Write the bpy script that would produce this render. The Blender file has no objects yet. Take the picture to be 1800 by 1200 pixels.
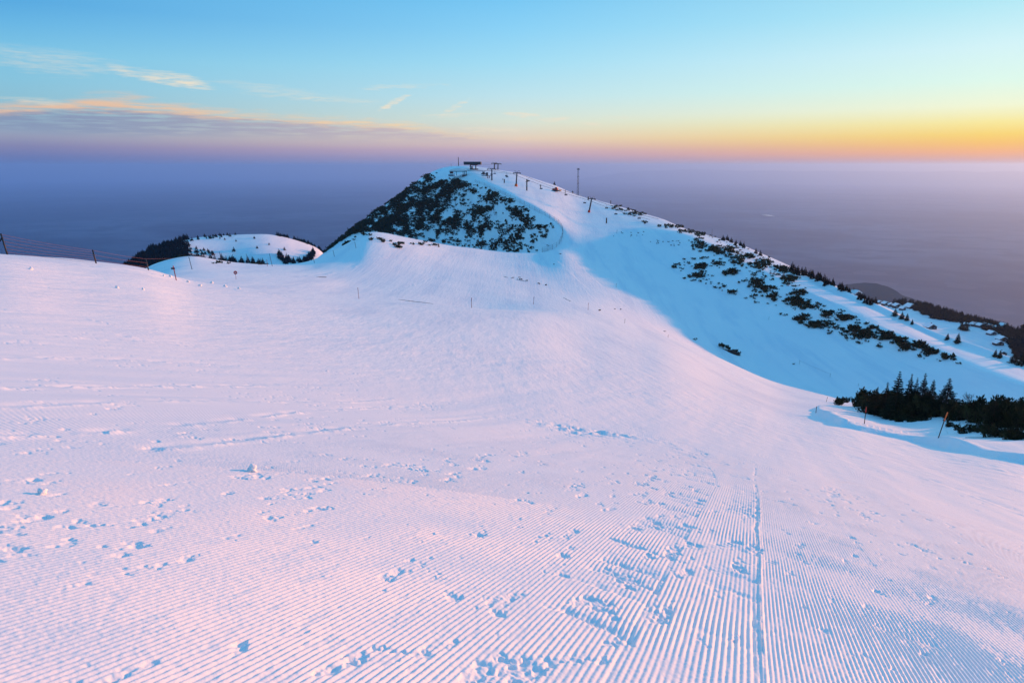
import bpy, math, random
import numpy as np
from mathutils import Vector, Matrix
R = math.radians
C = bpy.context.scene.collection
S = bpy.context.scene
# ------------------------------------------------------------------ camera, sun, exposure
PITCH = math.atan(309/1200)
cam_d = bpy.data.cameras.new("camera"); cam = bpy.data.objects.new("camera", cam_d); C.objects.link(cam)
cam_d.sensor_width = 36; cam_d.lens = 24; cam_d.clip_start = 0.05; cam_d.clip_end = 400000
cam.location = (0, 0, 0); cam.rotation_euler = (math.pi/2 - PITCH, 0, 0)
S.camera = cam
SUN_AZ, SUN_EL = 60.0, 5.0
sd = bpy.data.lights.new("sun", 'SUN'); sun = bpy.data.objects.new("sun", sd); C.objects.link(sun)
sd.energy = 4.55; sd.angle = R(1.6); sd.color = (1.0, 0.375, 0.13)
sdir = Vector((math.sin(R(SUN_AZ))*math.cos(R(SUN_EL)), math.cos(R(SUN_AZ))*math.cos(R(SUN_EL)), math.sin(R(SUN_EL))))
sun.rotation_euler = sdir.to_track_quat('Z', 'Y').to_euler()
S.view_settings.view_transform = 'Standard'; S.view_settings.look = 'None'
S.view_settings.exposure = 0.35; S.view_settings.gamma = 1.0
S.render.engine = 'CYCLES'
S.cycles.use_denoising = True
S.cycles.max_bounces = 6; S.cycles.diffuse_bounces = 3; S.cycles.volume_bounces = 2
S.cycles.transparent_max_bounces = 4
EXPO = 2**S.view_settings.exposure

# ------------------------------------------------------------------ world: clear dusk sky with a cloud bank low on the left
def lin(c):
    c = c/255.0
    return c/12.92 if c <= 0.04045 else ((c+0.055)/1.055)**2.4
def L3(r, g, b, k=1.0): return (lin(r)*k, lin(g)*k, lin(b)*k, 1)
def px_dir(u, v):
    x = (u-900)/1200; y = (600-v)/1200
    up = y*math.cos(PITCH)-math.sin(PITCH); f = math.cos(PITCH)+y*math.sin(PITCH)
    return math.atan2(x, f), math.atan2(up, math.hypot(x, f))      # azimuth, elevation
class NT:
    def __init__(s, tree): s.t = tree
    def n(s, typ, **kw):
        nd = s.t.nodes.new(typ)
        for k, v in kw.items(): setattr(nd, k, v)
        return nd
    def l(s, a, b): s.t.links.new(a, b)
    def m(s, op, a, b=None, c=None, clamp=False):
        nd = s.n('ShaderNodeMath', operation=op, use_clamp=clamp)
        for i, x in enumerate((a, b, c)):
            if x is None: continue
            if isinstance(x, (int, float)): nd.inputs[i].default_value = x
            else: s.l(x, nd.inputs[i])
        return nd.outputs[0]
    def mr(s, x, a, b, c=0, d=1, smooth=True):
        nd = s.n('ShaderNodeMapRange', interpolation_type='SMOOTHSTEP' if smooth else 'LINEAR')
        s.l(x, nd.inputs[0])
        for i, v in zip((1, 2, 3, 4), (a, b, c, d)): nd.inputs[i].default_value = v
        return nd.outputs[0]
    def mix(s, f, a, b):
        nd = s.n('ShaderNodeMix', data_type='RGBA')
        if isinstance(f, (int, float)): nd.inputs[0].default_value = f
        else: s.l(f, nd.inputs[0])
        for i, x in ((6, a), (7, b)):
            if isinstance(x, tuple): nd.inputs[i].default_value = x
            else: s.l(x, nd.inputs[i])
        return nd.outputs[2]
    def ramp(s, f, stops, interp='EASE'):
        nd = s.n('ShaderNodeValToRGB'); s.l(f, nd.inputs[0]); cr = nd.color_ramp; cr.interpolation = interp
        while len(cr.elements) < len(stops): cr.elements.new(0.5)
        for e, (p, c) in zip(cr.elements, stops): e.position = p
        for e, (p, c) in zip(cr.elements, stops): e.position = p; e.color = c
        return nd.outputs[0]
    def noise(s, vec, scale, detail=4, rough=0.5, dist=0.0):
        nd = s.n('ShaderNodeTexNoise'); nd.inputs['Scale'].default_value = scale
        nd.inputs['Detail'].default_value = detail; nd.inputs['Roughness'].default_value = rough
        nd.inputs['Distortion'].default_value = dist
        if vec is not None: s.l(vec, nd.inputs['Vector'])
        return nd.outputs[0]
W = bpy.data.worlds.new("World"); S.world = W; W.use_nodes = True
wt = W.node_tree; wt.nodes.clear(); N = NT(wt)
tc = N.n('ShaderNodeTexCoord'); sx = N.n('ShaderNodeSeparateXYZ'); N.l(tc.outputs['Generated'], sx.inputs[0])
X, Y, Z = sx.outputs
el = N.m('MULTIPLY', N.m('ARCSINE', N.m('MINIMUM', N.m('MAXIMUM', Z, -1.0), 1.0)), 57.2958)        # degrees
az = N.m('MULTIPLY', N.m('ARCTAN2', X, Y), 57.2958)
hl = N.m('SQRT', N.m('ADD', N.m('MULTIPLY', X, X), N.m('MAXIMUM', N.m('MULTIPLY', Y, Y), 1e-6)))
cs = N.m('DIVIDE', N.m('ADD', N.m('MULTIPLY', X, math.sin(R(SUN_AZ))), N.m('MULTIPLY', Y, math.cos(R(SUN_AZ)))), hl)
dlt = N.m('MULTIPLY', N.m('ARCCOSINE', N.m('MINIMUM', N.m('MAXIMUM', cs, -1.0), 1.0)), 57.2958)    # angle from the sun's azimuth
tt = N.m('POWER', N.m('DIVIDE', N.m('MAXIMUM', el, 0.0), 90.0), 0.5)
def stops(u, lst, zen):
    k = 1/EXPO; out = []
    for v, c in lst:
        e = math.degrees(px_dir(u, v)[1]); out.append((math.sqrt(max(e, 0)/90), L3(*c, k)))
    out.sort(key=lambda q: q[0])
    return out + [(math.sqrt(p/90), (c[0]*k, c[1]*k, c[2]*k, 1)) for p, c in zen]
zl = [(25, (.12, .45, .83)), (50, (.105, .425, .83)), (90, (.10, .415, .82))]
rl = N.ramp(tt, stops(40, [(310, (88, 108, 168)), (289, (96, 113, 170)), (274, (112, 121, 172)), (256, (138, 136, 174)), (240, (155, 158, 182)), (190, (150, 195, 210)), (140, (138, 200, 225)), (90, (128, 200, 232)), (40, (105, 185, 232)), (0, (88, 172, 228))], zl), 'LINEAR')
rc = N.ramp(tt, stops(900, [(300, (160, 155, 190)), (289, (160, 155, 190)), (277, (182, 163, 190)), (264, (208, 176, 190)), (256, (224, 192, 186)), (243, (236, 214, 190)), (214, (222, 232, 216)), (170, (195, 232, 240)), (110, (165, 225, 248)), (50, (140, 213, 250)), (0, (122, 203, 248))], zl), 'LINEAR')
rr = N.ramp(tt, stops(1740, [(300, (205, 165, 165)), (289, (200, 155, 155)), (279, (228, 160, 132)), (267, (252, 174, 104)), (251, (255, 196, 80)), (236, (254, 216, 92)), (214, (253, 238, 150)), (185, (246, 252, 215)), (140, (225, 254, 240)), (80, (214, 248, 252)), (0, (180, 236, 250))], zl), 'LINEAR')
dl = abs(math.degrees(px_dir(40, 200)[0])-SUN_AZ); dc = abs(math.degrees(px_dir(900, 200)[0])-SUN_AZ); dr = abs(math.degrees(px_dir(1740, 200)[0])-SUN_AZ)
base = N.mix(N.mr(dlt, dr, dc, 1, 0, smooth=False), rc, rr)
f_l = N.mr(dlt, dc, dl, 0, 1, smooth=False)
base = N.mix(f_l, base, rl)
# clouds: coordinates in degrees of azimuth and elevation
def warp(vecscale, nscale, amt, detail=4):
    cb = N.n('ShaderNodeCombineXYZ'); N.l(N.m('MULTIPLY', az, vecscale[0]), cb.inputs[0]); N.l(N.m('MULTIPLY', el, vecscale[1]), cb.inputs[1])
    return N.m('MULTIPLY', N.m('SUBTRACT', N.noise(cb.outputs[0], nscale, detail, 0.55), 0.5), amt), cb.outputs[0]
w1, v1 = warp((0.12, 0.75), 1.6, 1.5, 5)
w2, v2 = warp((0.35, 3.0), 1.3, 1.0, 6)
def curve(x, pts):
    nd = N.n('ShaderNodeFloatCurve'); cv = nd.mapping.curves[0]
    xs = [p[0] for p in pts]; x0, x1 = min(xs), max(xs)
    while len(cv.points) < len(pts): cv.points.new(0.5, 0.5)
    for q, (a, b) in zip(cv.points, pts): q.location = ((a-x0)/(x1-x0), b/10.0)
    nd.mapping.update()
    N.l(N.mr(x, x0, x1, smooth=False), nd.inputs['Value'])
    return N.m('MULTIPLY', nd.outputs[0], 10.0)
def az_el(u, v):
    a, e = px_dir(u, v); return (math.degrees(a), math.degrees(e))
top = curve(az, sorted([(-60, 1.8), az_el(0, 180), az_el(100, 170), az_el(200, 164), az_el(300, 178), az_el(400, 190), az_el(550, 200), az_el(700, 212), az_el(850, 236), az_el(1050, 250), (25, 0.8)]))
bot = curve(az, sorted([(-60, 0.9), az_el(0, 230), az_el(200, 240), az_el(400, 240), az_el(600, 248), az_el(850, 252), az_el(1050, 254), (25, 0.8)]))
rel = N.m('ADD', N.m('SUBTRACT', top, el), N.m('ADD', w1, N.m('MULTIPLY', w2, 0.6)))
mtop = N.mr(rel, -0.12, 0.75)
mbot = N.mr(N.m('ADD', N.m('SUBTRACT', el, bot), N.m('MULTIPLY', w1, 0.5)), -0.5, 0.6)
str1, vs1 = warp((0.16, 2.2), 2.2, 1.0, 6)
gap = N.mr(str1, -0.15, 0.06)
mask1 = N.m('MULTIPLY', N.m('MULTIPLY', mtop, mbot), N.m('ADD', 0.30, N.m('MULTIPLY', gap, 0.68)))
mask1 = N.m('MULTIPLY', mask1, N.mr(az, 4, 16, 0.92, 0))
lowc = N.mix(N.mr(az, -35, 0), L3(138, 152, 182, 1/EXPO), L3(212, 192, 192, 1/EXPO))
hic = N.mix(N.mr(az, -35, 0), L3(242, 196, 158, 1/EXPO), L3(252, 220, 172, 1/EXPO))
wisp, _ = warp((0.30, 2.2), 3.1, 1.0, 7)
upper = N.mr(N.m('ADD', N.m('SUBTRACT', el, N.m('ADD', N.m('MULTIPLY', top, 0.62), N.m('MULTIPLY', bot, 0.38))), N.m('MULTIPLY', w2, 1.1)), -0.30, 0.35)
ccol = N.mix(upper, lowc, hic)
col = N.mix(mask1, base, ccol)
# single wisps of cirrus: (u, v, half width deg, half height deg, tilt, strength)
for (u, v, wa, we, tl, sg) in [(95, 108, 4.4, .85, .04, .30), (300, 140, 2.9, .5, .14, .8), (330, 140, 1.0, .35, .1, .45), (215, 125, 1.0, .4, .3, .35), (705, 152, 3.2, .20, -.06, .35), (690, 182, 1.3, .24, -.5, .85), (800, 188, 1.2, .22, -.5, .5), (790, 203, 2.4, .2, -.05, .45), (920, 202, 1.5, .2, .05, .75), (975, 210, 1.4, .18, -.06, .75), (1040, 218, 1.2, .15, .12, .6), (860, 228, 3.0, .2, .03, .5), (600, 176, 3.0, .25, .05, .3), (1090, 207, 2.2, .1, 0, .3), (480, 160, 4.0, .5, .1, .25), (60, 178, 2.2, .25, .05, .4)]:
    a0, e0 = az_el(u, v)
    da = N.m('SUBTRACT', az, a0)
    de = N.m('SUBTRACT', N.m('ADD', el, N.m('MULTIPLY', wisp, 0.6)), N.m('ADD', N.m('MULTIPLY', da, -tl), e0))
    g = N.m('ADD', N.m('POWER', N.m('ABSOLUTE', N.m('DIVIDE', da, wa)), 2.0), N.m('POWER', N.m('ABSOLUTE', N.m('DIVIDE', de, we)), 2.0))
    mk = N.m('MULTIPLY', N.mr(N.m('ADD', g, N.m('MULTIPLY', str1, 3.0)), 0.0, 1.3, sg, 0), N.mr(N.m('ADD', wisp, N.m('MULTIPLY', w2, .5)), -0.25, 0.2, 0.1, 1))
    col = N.mix(mk, col, L3(248, 232, 205, 1/EXPO))
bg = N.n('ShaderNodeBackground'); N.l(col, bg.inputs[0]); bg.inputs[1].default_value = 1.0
# physical sky, weak, so that the zenith and the anti-solar side keep a natural gradient
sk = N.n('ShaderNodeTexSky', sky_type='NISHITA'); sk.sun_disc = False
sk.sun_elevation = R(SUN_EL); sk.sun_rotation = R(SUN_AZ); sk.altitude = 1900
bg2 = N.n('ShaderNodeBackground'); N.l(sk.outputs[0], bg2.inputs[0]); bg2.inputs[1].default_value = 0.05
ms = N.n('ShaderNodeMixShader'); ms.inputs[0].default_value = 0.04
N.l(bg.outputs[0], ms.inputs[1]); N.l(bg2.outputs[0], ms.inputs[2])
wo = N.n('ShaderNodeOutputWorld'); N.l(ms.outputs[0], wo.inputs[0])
# ------------------------------------------------------------------ numpy noise
def _hash(ix, iy, seed):
    h = (ix.astype(np.int64)*374761393 + iy.astype(np.int64)*668265263 + seed*2147483647) & 0xFFFFFFFF
    h = ((h ^ (h >> 13))*1274126177) & 0xFFFFFFFF
    h = h ^ (h >> 16)
    return (h & 0xFFFF).astype(np.float64)/65535.0
def vnoise(x, y, seed=0):
    ix = np.floor(x); iy = np.floor(y); fx = x-ix; fy = y-iy
    fx = fx*fx*(3-2*fx); fy = fy*fy*(3-2*fy)
    a = _hash(ix, iy, seed); b = _hash(ix+1, iy, seed); c = _hash(ix, iy+1, seed); d = _hash(ix+1, iy+1, seed)
    return (a*(1-fx)+b*fx)*(1-fy)+(c*(1-fx)+d*fx)*fy - 0.5
def fbm(x, y, seed=0, octv=4, gain=0.5):
    s = 0; a = 1.0
    for o in range(octv):
        s = s + a*vnoise(x*2**o+17.3*o, y*2**o-9.1*o, seed+o); a *= gain
    return s
def sstep(x, a, b):
    t = np.clip((x-a)/(b-a), 0, 1); return t*t*(3-2*t)
def pchip(xk, yk, x):
    """monotone cubic; xk, yk (K,) sorted"""
    xk = np.asarray(xk, float); yk = np.asarray(yk, float)
    h = np.diff(xk); dl = np.diff(yk)/h
    m = np.zeros_like(yk); m[0] = dl[0]; m[-1] = dl[-1]
    for i in range(1, len(xk)-1):
        if dl[i-1]*dl[i] > 0:
            w1 = 2*h[i]+h[i-1]; w2 = h[i]+2*h[i-1]; m[i] = (w1+w2)/(w1/dl[i-1]+w2/dl[i])
    x = np.clip(x, xk[0], xk[-1]); i = np.clip(np.searchsorted(xk, x, side='right')-1, 0, len(h)-1)
    t = (x-xk[i])/h[i]
    return ((2*t**3-3*t**2+1)*yk[i] + (t**3-2*t**2+t)*h[i]*m[i] + (-2*t**3+3*t**2)*yk[i+1] + (t**3-t**2)*h[i]*m[i+1])
# ------------------------------------------------------------------ terrain: rows of points (bearing, range, height), two unseen rises added for shade
GRAD, FALL = 0.345, R(27)
def plane(az, d): return -1.7 - GRAD*np.cos(az-FALL)*d
def P3(u, v, d):
    a, e = px_dir(u, v); return a, d, math.tan(e)*d
rowB = [(-500, 425, 60), (-200, 437, 62), (0, 448, 65), (130, 455, 85), (250, 470, 95), (330, 492, 100), (450, 508, 110), (620, 526, 125), (760, 535, 135), (850, 543, 140), (940, 550, 143), (1050, 572, 145), (1150, 600, 140), (1250, 645, 125), (1350, 690, 108), (1480, 722, 88), (1650, 768, 62), (1800, 800, 50), (2100, 870, 42), (2500, 950, 38)]
rowC = [(-500, 470, 105), (-200, 480, 108), (0, 475, 112), (130, 478, 125), (250, 482, 130), (330, 494, 130), (450, 508, 140), (620, 527, 152), (760, 536, 162), (850, 543, 168), (940, 543, 172), (1050, 552, 185), (1150, 584, 180), (1250, 625, 170), (1350, 668, 160), (1480, 703, 135), (1550, 709, 108), (1650, 716, 90), (1800, 727, 84), (1870, 712, 82), (2000, 700, 80), (2200, 725, 76), (2500, 800, 72)]  # knoll past the right edge is added, to shade the bench by the run
rowD = [(-500, 560, 220), (0, 530, 210), (130, 520, 205), (250, 490, 185), (300, 478, 180), (450, 477, 200), (620, 487, 212), (800, 492, 232), (950, 500, 250), (1050, 520, 245), (1150, 560, 238), (1250, 607, 230), (1350, 650, 222), (1480, 693, 205), (1560, 712, 195), (1650, 735, 184), (1800, 785, 168), (2100, 810, 150), (2500, 880, 140)]
rowE = [(-500, 640, 300), (0, 580, 290), (130, 560, 280), (215, 510, 260), (265, 467, 225), (300, 456, 232), (330, 451, 236), (375, 456, 242), (420, 462, 250), (500, 465, 258), (540, 461, 266), (573, 448, 275), (604, 436, 285), (622, 426, 290), (636, 411, 295), (660, 410, 298), (700, 417, 302), (800, 435, 322), (900, 444.5, 335), (955, 445, 338), (985, 440, 335)]
rowF = [(-500, 760, 420), (0, 690, 420), (200, 640, 420), (300, 560, 420), (420, 560, 430), (500, 540, 440), (560, 500, 455), (620, 475, 475), (700, 475, 495), (800, 475, 505), (860, 470, 480), (900, 465, 432), (950, 455, 382), (985, 436, 350)]
rowL = [(-500, 800, 500), (0, 740, 500), (200, 690, 500), (400, 620, 500), (500, 540, 490), (532, 463, 466), (545, 453, 476), (578, 430, 500), (614, 402, 528), (668, 363, 570), (719, 329, 603), (748, 306, 622), (770, 303, 628), (800, 306, 606), (830, 314, 562), (860, 329, 508), (900, 349, 450), (950, 373, 405), (975, 388, 388), (988, 402, 374), (1030, 407, 385), (1100, 403, 400), (1150, 402, 398), (1200, 410, 378), (1250, 428, 352), (1300, 452, 330), (1350, 478, 312), (1400, 502, 298), (1450, 521, 285), (1518, 551, 266), (1586, 584, 250), (1644, 608, 236), (1722, 644, 213), (1800, 673, 199), (2000, 740, 178), (2400, 850, 170)]
rowG = [(-500, 860, 620), (0, 800, 620), (200, 760, 620), (400, 700, 620), (500, 640, 600), (560, 560, 600), (620, 460, 620), (700, 350, 640), (740, 316, 650), (765, 297, 655), (790, 291.5, 660), (820, 291, 665), (850, 294, 675), (880, 299, 680), (905, 302.5, 678), (925, 309, 668), (950, 317, 655), (975, 324, 640), (1015, 342, 610), (1060, 354, 565), (1100, 366, 525), (1150, 381, 490), (1180, 390, 470), (1205, 403, 435), (1250, 416, 405), (1300, 433, 375), (1350, 455, 350), (1400, 479, 330), (1450, 502, 312), (1489, 518, 300), (1532, 536, 290), (1586, 561, 277), (1644, 588, 264), (1722, 615, 242), (1800, 644, 228), (2000, 715, 205), (2400, 830, 195)]
rowH = [(-500, 900, 760), (0, 760, 740), (180, 520, 720), (215, 471, 745), (240, 450, 755), (280, 430, 770), (330, 418, 785), (385, 413, 800), (450, 410.5, 810), (500, 415, 825), (530, 424, 835), (560, 433, 845), (620, 520, 840), (700, 560, 840), (900, 540, 860), (1100, 560, 820), (1300, 620, 700), (1400, 640, 620), (1450, 620, 560), (1500, 600, 520), (1560, 610, 470), (1620, 640, 450), (1700, 675, 430), (1800, 720, 410), (2000, 780, 400), (2400, 860, 380)]
rowI = [(-500, 1100, 1100), (0, 1000, 1100), (200, 900, 1100), (400, 760, 1120), (560, 640, 1120), (700, 640, 1150), (900, 600, 1150), (1100, 620, 1100), (1300, 640, 1050), (1420, 600, 980), (1500, 534, 900), (1560, 541, 800), (1620, 567, 690), (1700, 600, 625), (1800, 640, 580), (2000, 700, 560), (2400, 760, 540)]
rowJ = [(-500, 900, 2000), (0, 800, 2000), (400, 680, 2000), (700, 640, 2000), (900, 620, 2000), (1300, 640, 1700), (1450, 575, 1250), (1500, 526, 1050), (1530, 526, 940), (1570, 533, 860), (1620, 540, 800), (1680, 556, 745), (1740, 572, 705), (1800, 588, 675), (1860, 603, 665), (1940, 575, 650), (2060, 505, 640), (2400, 520, 640)]  # ground past the right edge raised to throw shade on the village meadow
def conv(row): 
    p = sorted(P3(*q) for q in row); return [np.array([q[i] for q in p]) for i in range(3)]
B_, C_, D_, L_, G_, H_, I_, J_ = map(conv, (rowB, rowC, rowD, rowL, rowG, rowH, rowI, rowJ))
def wall(part, lo_row, f, sag):
    """left part surveyed, right part on the straight wall of the bowl between thalweg D and lip L"""
    p = sorted(P3(*q) for q in part); last = p[-1][0]
    for a in np.radians(np.array([7, 10, 13, 17, 21, 25, 30, 35, 40, 48, 56])):
        if a <= last + R(1.2): continue
        d0, z0 = pchip(D_[0], D_[1], a), pchip(D_[0], D_[2], a); d1, z1 = pchip(L_[0], L_[1], a), pchip(L_[0], L_[2], a)
        p.append((float(a), float(d0+(d1-d0)*f), float(z0+(z1-z0)*f - sag*(d1-d0))))
    return [np.array([q[i] for q in p]) for i in range(3)]
E_ = wall(rowE, D_, 0.33, 0.02); F_ = wall(rowF, D_, 0.68, 0.022)
def table(azs):
    """knots for every bearing: d (K,n) and z (K,n)"""
    near = [0.3, 1.5, 5, 12, 22]
    d = [np.full_like(azs, q) for q in near]; z = []
    lef = sstep(-azs, -0.1, 0.7)
    for q in near: z.append(plane(azs, q) + lef*0.0006*q*q*1.2)
    for r in (B_, C_, D_, E_, F_, L_, None, G_, H_, I_, J_):
        if r is None:                                             # just behind the lip, so that the lip stays crisp
            d0, z0, d1, z1 = d[-1], z[-1], pchip(G_[0], G_[1], azs), pchip(G_[0], G_[2], azs)
            d.append(d0+0.14*(d1-d0)); z.append(z0+0.14*(z1-z0)); continue
        dd = pchip(r[0], r[1], azs); zz = pchip(r[0], r[2], azs)
        dd = np.maximum(dd, d[-1]+5.0); d.append(dd); z.append(zz)
    d.append(d[-1]+170.); z.append(z[-1]-105.)
    d.append(np.full_like(azs, 3200.)); z.append(np.full_like(azs, -1080.))
    d.append(np.full_like(azs, 4200.)); z.append(np.full_like(azs, -1180.))
    d = np.array(d); z = np.array(z)
    # behind the photographer the mountain shoulder stays level
    w = sstep(np.abs(azs), R(85), R(140))
    zb = -1.7-0.03*np.minimum(d, 400)-np.maximum(d-400, 0)*0.38
    near_m = (d <= 6)
    zb = np.where(near_m, plane(azs, d), zb)
    z = z*(1-w)+zb*w
    return d, z
def pchip_rows(dk, zk, dq):
    """dk, zk (K,n); dq (M,) -> (M,n)"""
    h = np.diff(dk, axis=0); dl = np.diff(zk, axis=0)/h
    m = np.zeros_like(zk); m[0] = dl[0]; m[-1] = dl[-1]
    w1 = 2*h[1:]+h[:-1]; w2 = h[1:]+2*h[:-1]; pr = dl[:-1]*dl[1:]
    with np.errstate(divide='ignore', invalid='ignore'):
        hm = (w1+w2)/(w1/dl[:-1]+w2/dl[1:])
    m[1:-1] = np.where(pr > 0, hm, 0)
    out = np.zeros((len(dq), dk.shape[1])); cols = np.arange(dk.shape[1])
    for j, q in enumerate(dq):
        i = np.clip((dk <= q).sum(0)-1, 0, dk.shape[0]-2)
        hh = h[i, cols]; t = (q-dk[i, cols])/hh; t = np.clip(t, 0, 1)
        out[j] = (2*t**3-3*t**2+1)*zk[i, cols]+(t**3-2*t**2+t)*hh*m[i, cols]+(-2*t**3+3*t**2)*zk[i+1, cols]+(t**3-t**2)*hh*m[i+1, cols]
    return out
# lookup table of the smooth terrain
TA = np.radians(np.arange(-180, 180.01, 0.25)); TL = np.exp(np.arange(math.log(0.3), math.log(4200), 0.012))
_dk, _zk = table(TA); TZ = pchip_rows(_dk, _zk, TL)
def blur(a, axis, w):
    k = np.exp(-0.5*(np.arange(-3*w, 3*w+1)/w)**2); k /= k.sum(); p = int(3*w)
    b = np.concatenate([np.repeat(np.take(a, [0], axis), p, axis), a, np.repeat(np.take(a, [-1], axis), p, axis)], axis)
    out = np.zeros_like(a); n = a.shape[axis]
    for i, kk in enumerate(k): out += kk*np.take(b, range(i, i+n), axis)
    return out
_slope = TZ/TL[:, None]
_s = blur(blur(_slope, 0, 1), 1, 2)
TZ = np.where(TL[:, None] > 15, _s*TL[:, None], TZ)
def Hs(az, d):
    """smooth height by bilinear lookup"""
    fa = np.clip((az-TA[0])/(TA[1]-TA[0]), 0, len(TA)-1.001); fl = np.clip((np.log(np.maximum(d, 0.3))-math.log(0.3))/0.012, 0, len(TL)-1.001)
    ia = fa.astype(int); il = fl.astype(int); fa = fa-ia; fl = fl-il
    return (TZ[il, ia]*(1-fa)+TZ[il, ia+1]*fa)*(1-fl)+(TZ[il+1, ia]*(1-fa)+TZ[il+1, ia+1]*fa)*fl
# ------------------------------------------------------------------ natural relief on top of the smooth terrain
def row_d(r, az): return pchip(r[0], r[1], az)
A985 = px_dir(985, 420)[0]; A545 = px_dir(545, 458)[0]; A1200 = px_dir(1210, 420)[0]; A1700 = px_dir(1720, 640)[0]
def face_mask(az, d):
    """steep shrub covered flank of the main hill"""
    dF = row_d(F_, az); dL = row_d(L_, az)
    return sstep(d, dF-25, dF+15)*(1-sstep(d, dL-10, dL+6))*(1-sstep(az, A985-R(2.0), A985))
def band_mask(az, d):
    """scrub band on the wall below the road"""
    dE = row_d(E_, az); dL = row_d(L_, az)
    return sstep(d, dE+8, dE+30)*(1-sstep(d, dL-6, dL+1))*sstep(az, A1200-R(1.5), A1200+R(1))
def relief(x, y, az, d):
    z = 0.10*fbm(x/9, y/9, 3, 3)*sstep(d, 15, 60) + 0.02*fbm(x/2.3, y/2.3, 9, 3)*sstep(d, 3, 12)
    z = z + 0.55*fbm(x/42, y/42, 5, 3)*sstep(d, 70, 200)
    z = z + 3.0*fbm(x/75, y/75, 7, 4)*sstep(d, 700, 900)
    z = z + 30*fbm(x/400, y/400, 8, 4)*sstep(d, 1200, 2500)
    fm = face_mask(az, d)
    rib = 1-np.abs(2*vnoise(az*26+0.9*fbm(x/50, y/50, 12, 2)+(d-500)*0.004, d/260, 11))
    z = z + fm*(4.2*(rib-0.55) + 2.4*fbm(x/16, y/16, 13, 4))
    z = z + 1.5*np.exp(-((d-row_d(G_, az))/3.2)**2)*sstep(az, px_dir(1400, 480)[0], px_dir(1450, 500)[0])*(1-sstep(az, R(48), R(56)))*(0.9+0.2*vnoise(az*14, az*0, 17))
    bm = band_mask(az, d)
    z = z + bm*1.1*fbm(x/12, y/12, 15, 4)
    return z
def seg_dist(x, y, pts):
    """distance to a polyline, signed (left +), and running length"""
    best = np.full_like(x, 1e9); sg = np.zeros_like(x); run = np.zeros_like(x); L0 = 0
    for (ax, ay), (bx, by) in zip(pts[:-1], pts[1:]):
        ux, uy = bx-ax, by-ay; L = math.hypot(ux, uy)
        t = np.clip(((x-ax)*ux+(y-ay)*uy)/(L*L), 0, 1)
        dx = x-ax-t*ux; dy = y-ay-t*uy; dd = np.hypot(dx, dy)
        m = dd < best
        best = np.where(m, dd, best); sg = np.where(m, np.sign(ux*dy-uy*dx), sg); run = np.where(m, L0+t*L, run); L0 += L
    return best, sg, run
def hit_s(u, v, fn=Hs, dmin=1.5, dmax=4000):
    a, e = px_dir(u, v); te = math.tan(e); ds = np.exp(np.linspace(math.log(dmin), math.log(dmax), max(60, int(math.log(dmax/dmin)/0.006))))
    A = np.full_like(ds, a); h = fn(A, ds) - te*ds
    i = int(np.argmax(h > 0)) if (h > 0).any() else 0
    if i == 0 and not h[0] > 0:                                  # grazes past: the crest nearest to the ray
        i = int(np.argmax(h/ds)); return ds[i]*math.sin(a), ds[i]*math.cos(a), te*ds[i]+h[i]
    if i == 0: return ds[0]*math.sin(a), ds[0]*math.cos(a), te*ds[0]
    f = h[i-1]/(h[i-1]-h[i]); dd = ds[i-1]+(ds[i]-ds[i-1])*f
    return dd*math.sin(a), dd*math.cos(a), te*dd
def wline(px): return [hit_s(u, v)[:2] for u, v in px]
EDGE = wline([(1425, 716), (1432, 732), (1470, 748), (1540, 763), (1600, 776), (1680, 795), (1740, 806), (1800, 816), (1900, 834)])
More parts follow.
